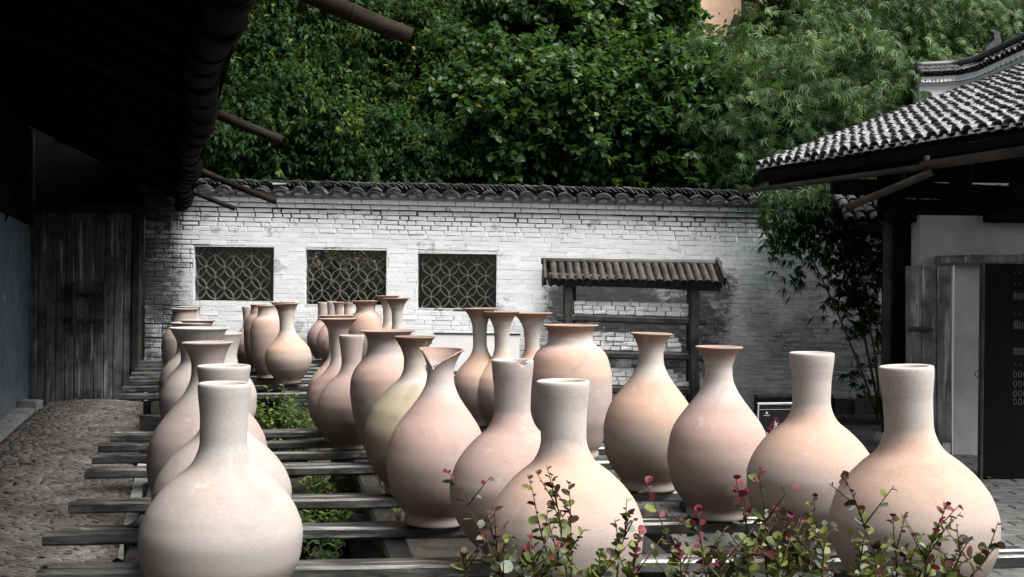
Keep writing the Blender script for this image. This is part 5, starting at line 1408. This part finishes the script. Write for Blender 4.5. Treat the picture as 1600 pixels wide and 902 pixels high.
# shrubs
def shrub(name, base, h_, r_, nst, mat, label, size=.045, group=None, lean=0):
    r0 = empty(name, base, label, "shrub", group); P = []; D = []; S = []; mb = MB()
    for k in range(nst):
        a = random.uniform(0, 6.28); d = random.uniform(.1, 1) * r_
        tip = Vector(base) + Vector((d * math.cos(a), d * math.sin(a) * .7, h_ * random.uniform(.55, 1.0) * (1 - .3 * d / r_)))
        b0 = Vector(base) + Vector((random.uniform(-.05, .05), random.uniform(-.05, .05), 0)); mid = b0.lerp(tip, .5) + Vector((random.uniform(-.05, .05), 0, .03))
        mb.tube([b0, mid, tip], [.006, .004, .002], 5)
        for i in range(14):
            f = .35 + .65 * i / 13; q = b0.lerp(mid, f * 2) if f < .5 else mid.lerp(tip, f * 2 - 1)
            P.append(q); aa = i * 2.4 + k; D.append((math.cos(aa), math.sin(aa), .55)); S.append(size * random.uniform(.6, 1.2))
    mb.build("stems", M_stem, r0); n_ = len(P)
    leaves("foliage", np.array(P), np.array(D), RNG.normal(0, .4, n_), np.array(S), RNG.uniform(0, 1, n_), OVAL, mat, r0); return r0
b = onz(440, 690, 0); 
shrub("green_shrub", (at(438, 600, 8.9).x, 8.9, 0), .86, .34, 60, M_leafE, "fresh green shrub growing in the gap between the two slat racks", .055)
shrub("green_shrub", (at(470, 600, 8.75).x, 8.75, 0), .62, .30, 40, M_leafE, "lower part of the green growth right of the fresh shrub in the rack gap", .05)
GU = "shrubs growing up under the front rack"
for i, (u, v, Y, lb) in enumerate(((470, 740, 5.9, "shrub under the front rack just right of the left file of vases"), (540, 750, 5.9, "shrub under the rack below the red-brown bottle"), (590, 745, 6.1, "shrub under the rack near the foot of the wide-lipped urn"), (500, 700, 6.9, "shrub under the farther slats of the front rack"), (560, 705, 7.1, "shrub under the slats behind the red-brown bottle"), (520, 790, 5.0, "sparse twiggy shrub below the slats beside the nearest left vase"))):
    shrub("under_rack_shrub", (at(u, v, Y).x, Y, 0), .43, .36, 34 if i < 5 else 12, M_leafE if i != 5 else M_leafA, lb, .05, GU)

# foreground red-tipped shrubs
def leaf_proto(mat, k):
    rr = random.Random(k); mb = MB(); L = 1.0; w_ = .36 + .08 * rr.random()
    sec = [(0, 0), (.12, .55), (.35, .95), (.6, 1.0), (.82, .66), (1.0, 0)]; vs = []; fs = []
    for (t_, ww) in sec:
        zc = -(.08, .22, -.12)[k] * t_ * t_; fo = (.06, .18, .12)[k]; vs += [(t_, -ww * w_, zc + fo * ww), (t_, 0, zc), (t_, ww * w_, zc + fo * .8 * ww)]
    for i in range(5): fs += [(3*i, 3*i+1, 3*i+4, 3*i+3), (3*i+1, 3*i+2, 3*i+5, 3*i+4)]
    mb.add(vs, fs, smooth=True); return mb.mesh("leaf", mat)
LP = {k: [leaf_proto(m, i) for i in range(3)] for k, m in (('r', M_lred), ('b', M_lbrown), ('o', M_lolive), ('g', M_lgrey))}
def fshrub(uroot, stems, label, nextra=1):
    Yr = 2.95; base = at(uroot, 900, Yr); base.z = 0
    r0 = empty("red_tipped_shrub", base, label, "shrub", "red-tipped shrubs along the front")
    extra = [(uroot + random.uniform(-85, 85), random.uniform(850, 900), uroot + random.uniform(-90, 90), random.uniform(2.7, 3.0), 'g', 16, 4) for _ in range(nextra)]
    for (ut, vt, ub, Y, kind, dens, branch) in stems + extra:
        tip = at(ut, vt, Y); low = at(ub, 935, Y); mid = tip.lerp(low, .5) + Vector((random.uniform(-.015, .015), random.uniform(-.02, .02), 0))
        root = Vector((base.x + (low.x - base.x) * .5, Yr + (Y - Yr) * .5, 0))
        pts_ = [root, low]; n = 7
        for i in range(1, n + 1):
            t_ = i / n; pts_.append((low * (1-t_)**2 + mid * 2 * t_ * (1-t_) + tip * t_**2) + Vector((random.uniform(-.004, .004), 0, 0)))
        MB().tube(pts_, [.006, .0045] + [.004 * (1 - .75 * i / n) for i in range(1, n + 1)], 6).build("stem", M_stem, r0)
        def deco(p0, p1, n_, k0, s0, axis):
            for i in range(n_):
                t_ = (i + .5) / n_; q_ = p0.lerp(p1, t_); a = i * 2.3 + random.uniform(-.5, .5)
                ax = axis.normalized(); sx_ = ax.cross(Vector((0, 1, 0))).normalized(); sy_ = sx_.cross(ax)
                dd = (sx_ * math.cos(a) + sy_ * math.sin(a)) * .9 + ax * .55
                frac = k0 + (1 - k0) * t_
                if frac > .86: kk = 'r' if kind == 'r' else ('b' if kind == 'b' else 'o')
                elif frac > .6: kk = random.choice('bobgo' if kind == 'b' else 'robgoog')
                else: kk = random.choice('oooog')
                fr = Matrix((dd.normalized(), Vector((0, 0, 1)).cross(dd).normalized(), Vector((0, 0, 1)))).transposed()
                rot = dd.to_track_quat('X', 'Z').to_matrix().to_4x4() @ Matrix.Rotation(random.uniform(-.9, .9), 4, 'X')
                s_ = s0 * random.uniform(.45, 1.35) * (1.4 - .8 * frac)
                o = bpy.data.objects.new("leaf", random.choice(LP[kk])); COL.objects.link(o); o.parent = r0
                o.matrix_basis = Matrix.Translation(q_ - base) @ rot @ Matrix.Diagonal((s_, s_, s_, 1))
        N_ = int(dens)
        for i in range(2, len(pts_) - 1):
            deco(pts_[i], pts_[i+1], max(1, N_ // 7), (i - 1) / 8, .038, pts_[i+1] - pts_[i])
        deco(pts_[-2], tip, 3, .9, .032, tip - pts_[-2])
        for b_ in range(branch):
            i = random.randrange(2, 7); s0 = pts_[i]; e = s0 + Vector((random.uniform(-.09, .09), random.uniform(-.03, .03), random.uniform(.05, .12)))
            MB().tube([s0, e], [.0022, .0012], 5).build("twig", M_stem, r0); deco(s0, e, 5, (i - 1) / 8, .032, e - s0)
fshrub(790, [(697, 733, 800, 2.95, 'r', 20, 3), (762, 800, 790, 2.8, 'b', 20, 3), (725, 862, 740, 2.9, 'b', 18, 2), (825, 850, 815, 2.85, 'g', 16, 3)], "red-tipped shrub at the left end of the front growth, before the chipped vase")
fshrub(885, [(825, 742, 872, 3.0, 'b', 20, 2), (862, 738, 888, 2.9, 'b', 22, 3), (890, 752, 893, 2.95, 'b', 22, 4), (985, 800, 960, 2.9, 'b', 20, 3), (1000, 830, 985, 2.8, 'r', 16, 3), (940, 860, 930, 2.75, 'g', 16, 3)], "bronze-tipped shrub in front of the big central vase")
fshrub(1130, [(1010, 750, 1075, 3.0, 'r', 16, 1), (1090, 795, 1110, 2.9, 'r', 20, 4), (1150, 745, 1185, 2.95, 'r', 24, 4), (1187, 728, 1200, 2.9, 'r', 26, 5), (1120, 850, 1130, 2.75, 'g', 18, 4), (1060, 860, 1080, 2.8, 'r', 16, 3)], "dense shrub with crimson tips below the darkest flared vase", 2)
fshrub(1260, [(1272, 772, 1255, 2.95, 'b', 22, 4), (1232, 800, 1240, 2.85, 'r', 22, 4), (1290, 830, 1280, 2.8, 'g', 20, 4), (1215, 840, 1215, 2.8, 'g', 20, 4), (1165, 850, 1170, 2.75, 'g', 18, 3)], "thick olive-leaved shrub with a few pink tips below the vase right of the sign", 3)
fshrub(1400, [(1318, 735, 1392, 2.9, 'b', 22, 2), (1395, 805, 1400, 2.95, 'b', 18, 2), (1480, 785, 1420, 2.9, 'r', 22, 4), (1340, 850, 1350, 2.75, 'g', 18, 4), (1375, 850, 1370, 2.85, 'g', 18, 3)], "shrub with one long leafy shoot in front of the largest right vase")
fshrub(1500, [(1560, 850, 1490, 2.9, 'b', 18, 3), (1515, 840, 1470, 2.85, 'b', 18, 3), (1450, 850, 1440, 2.8, 'g', 18, 4)], "low shrub at the right end of the front growth")

_P = []; _Z = []
for _ in range(260):
    y_ = random.uniform(3.4, 13.6); x_ = random.uniform(pathL(y_) - .2, pathR(y_) + .4) if random.random() < .6 else random.uniform(1.5, 6); _P.append((x_, y_, .062 if pathL(y_) < x_ < pathR(y_) else .04))
leaves("fallen_leaves", np.array(_P), np.stack([RNG.normal(0, 1, 260), RNG.normal(0, 1, 260), RNG.normal(0, .12, 260)], 1), RNG.uniform(-.4, .4, 260), RNG.uniform(.035, .085, 260), RNG.uniform(.2, 1, 260), OVAL, bpy.data.materials["dry_brown_leaf"], kind='stuff')
# small odds and ends: branches and a log end by the rack feet
p0, p1 = onz(160, 905, .28), onz(235, 884, .30)
MB().tube([p0, p0.lerp(p1, .3) + Vector((0, 0, .05)), p0.lerp(p1, .65) + Vector((0, 0, .0)), p1 + Vector((0, 0, .03))], [.022, .03, .026, .02], 8).thing("fallen_branch", M_trunk, tuple(p0), label="knotty grey branch lying among the rack supports at lower left", cat="branch")
q_ = onz(1025, 812, .30); MB().tube([(q_.x, q_.y, .12), (q_.x + .03, q_.y + .6, .12)], .12, 18).thing("cut_log", M_slat_dark, (q_.x, q_.y, 0), label="round cut log end under the slats beside the pear vase with brown mouth", cat="log")
print("objects", len(bpy.data.objects), "tris approx", sum(len(m.polygons) for m in bpy.data.meshes))
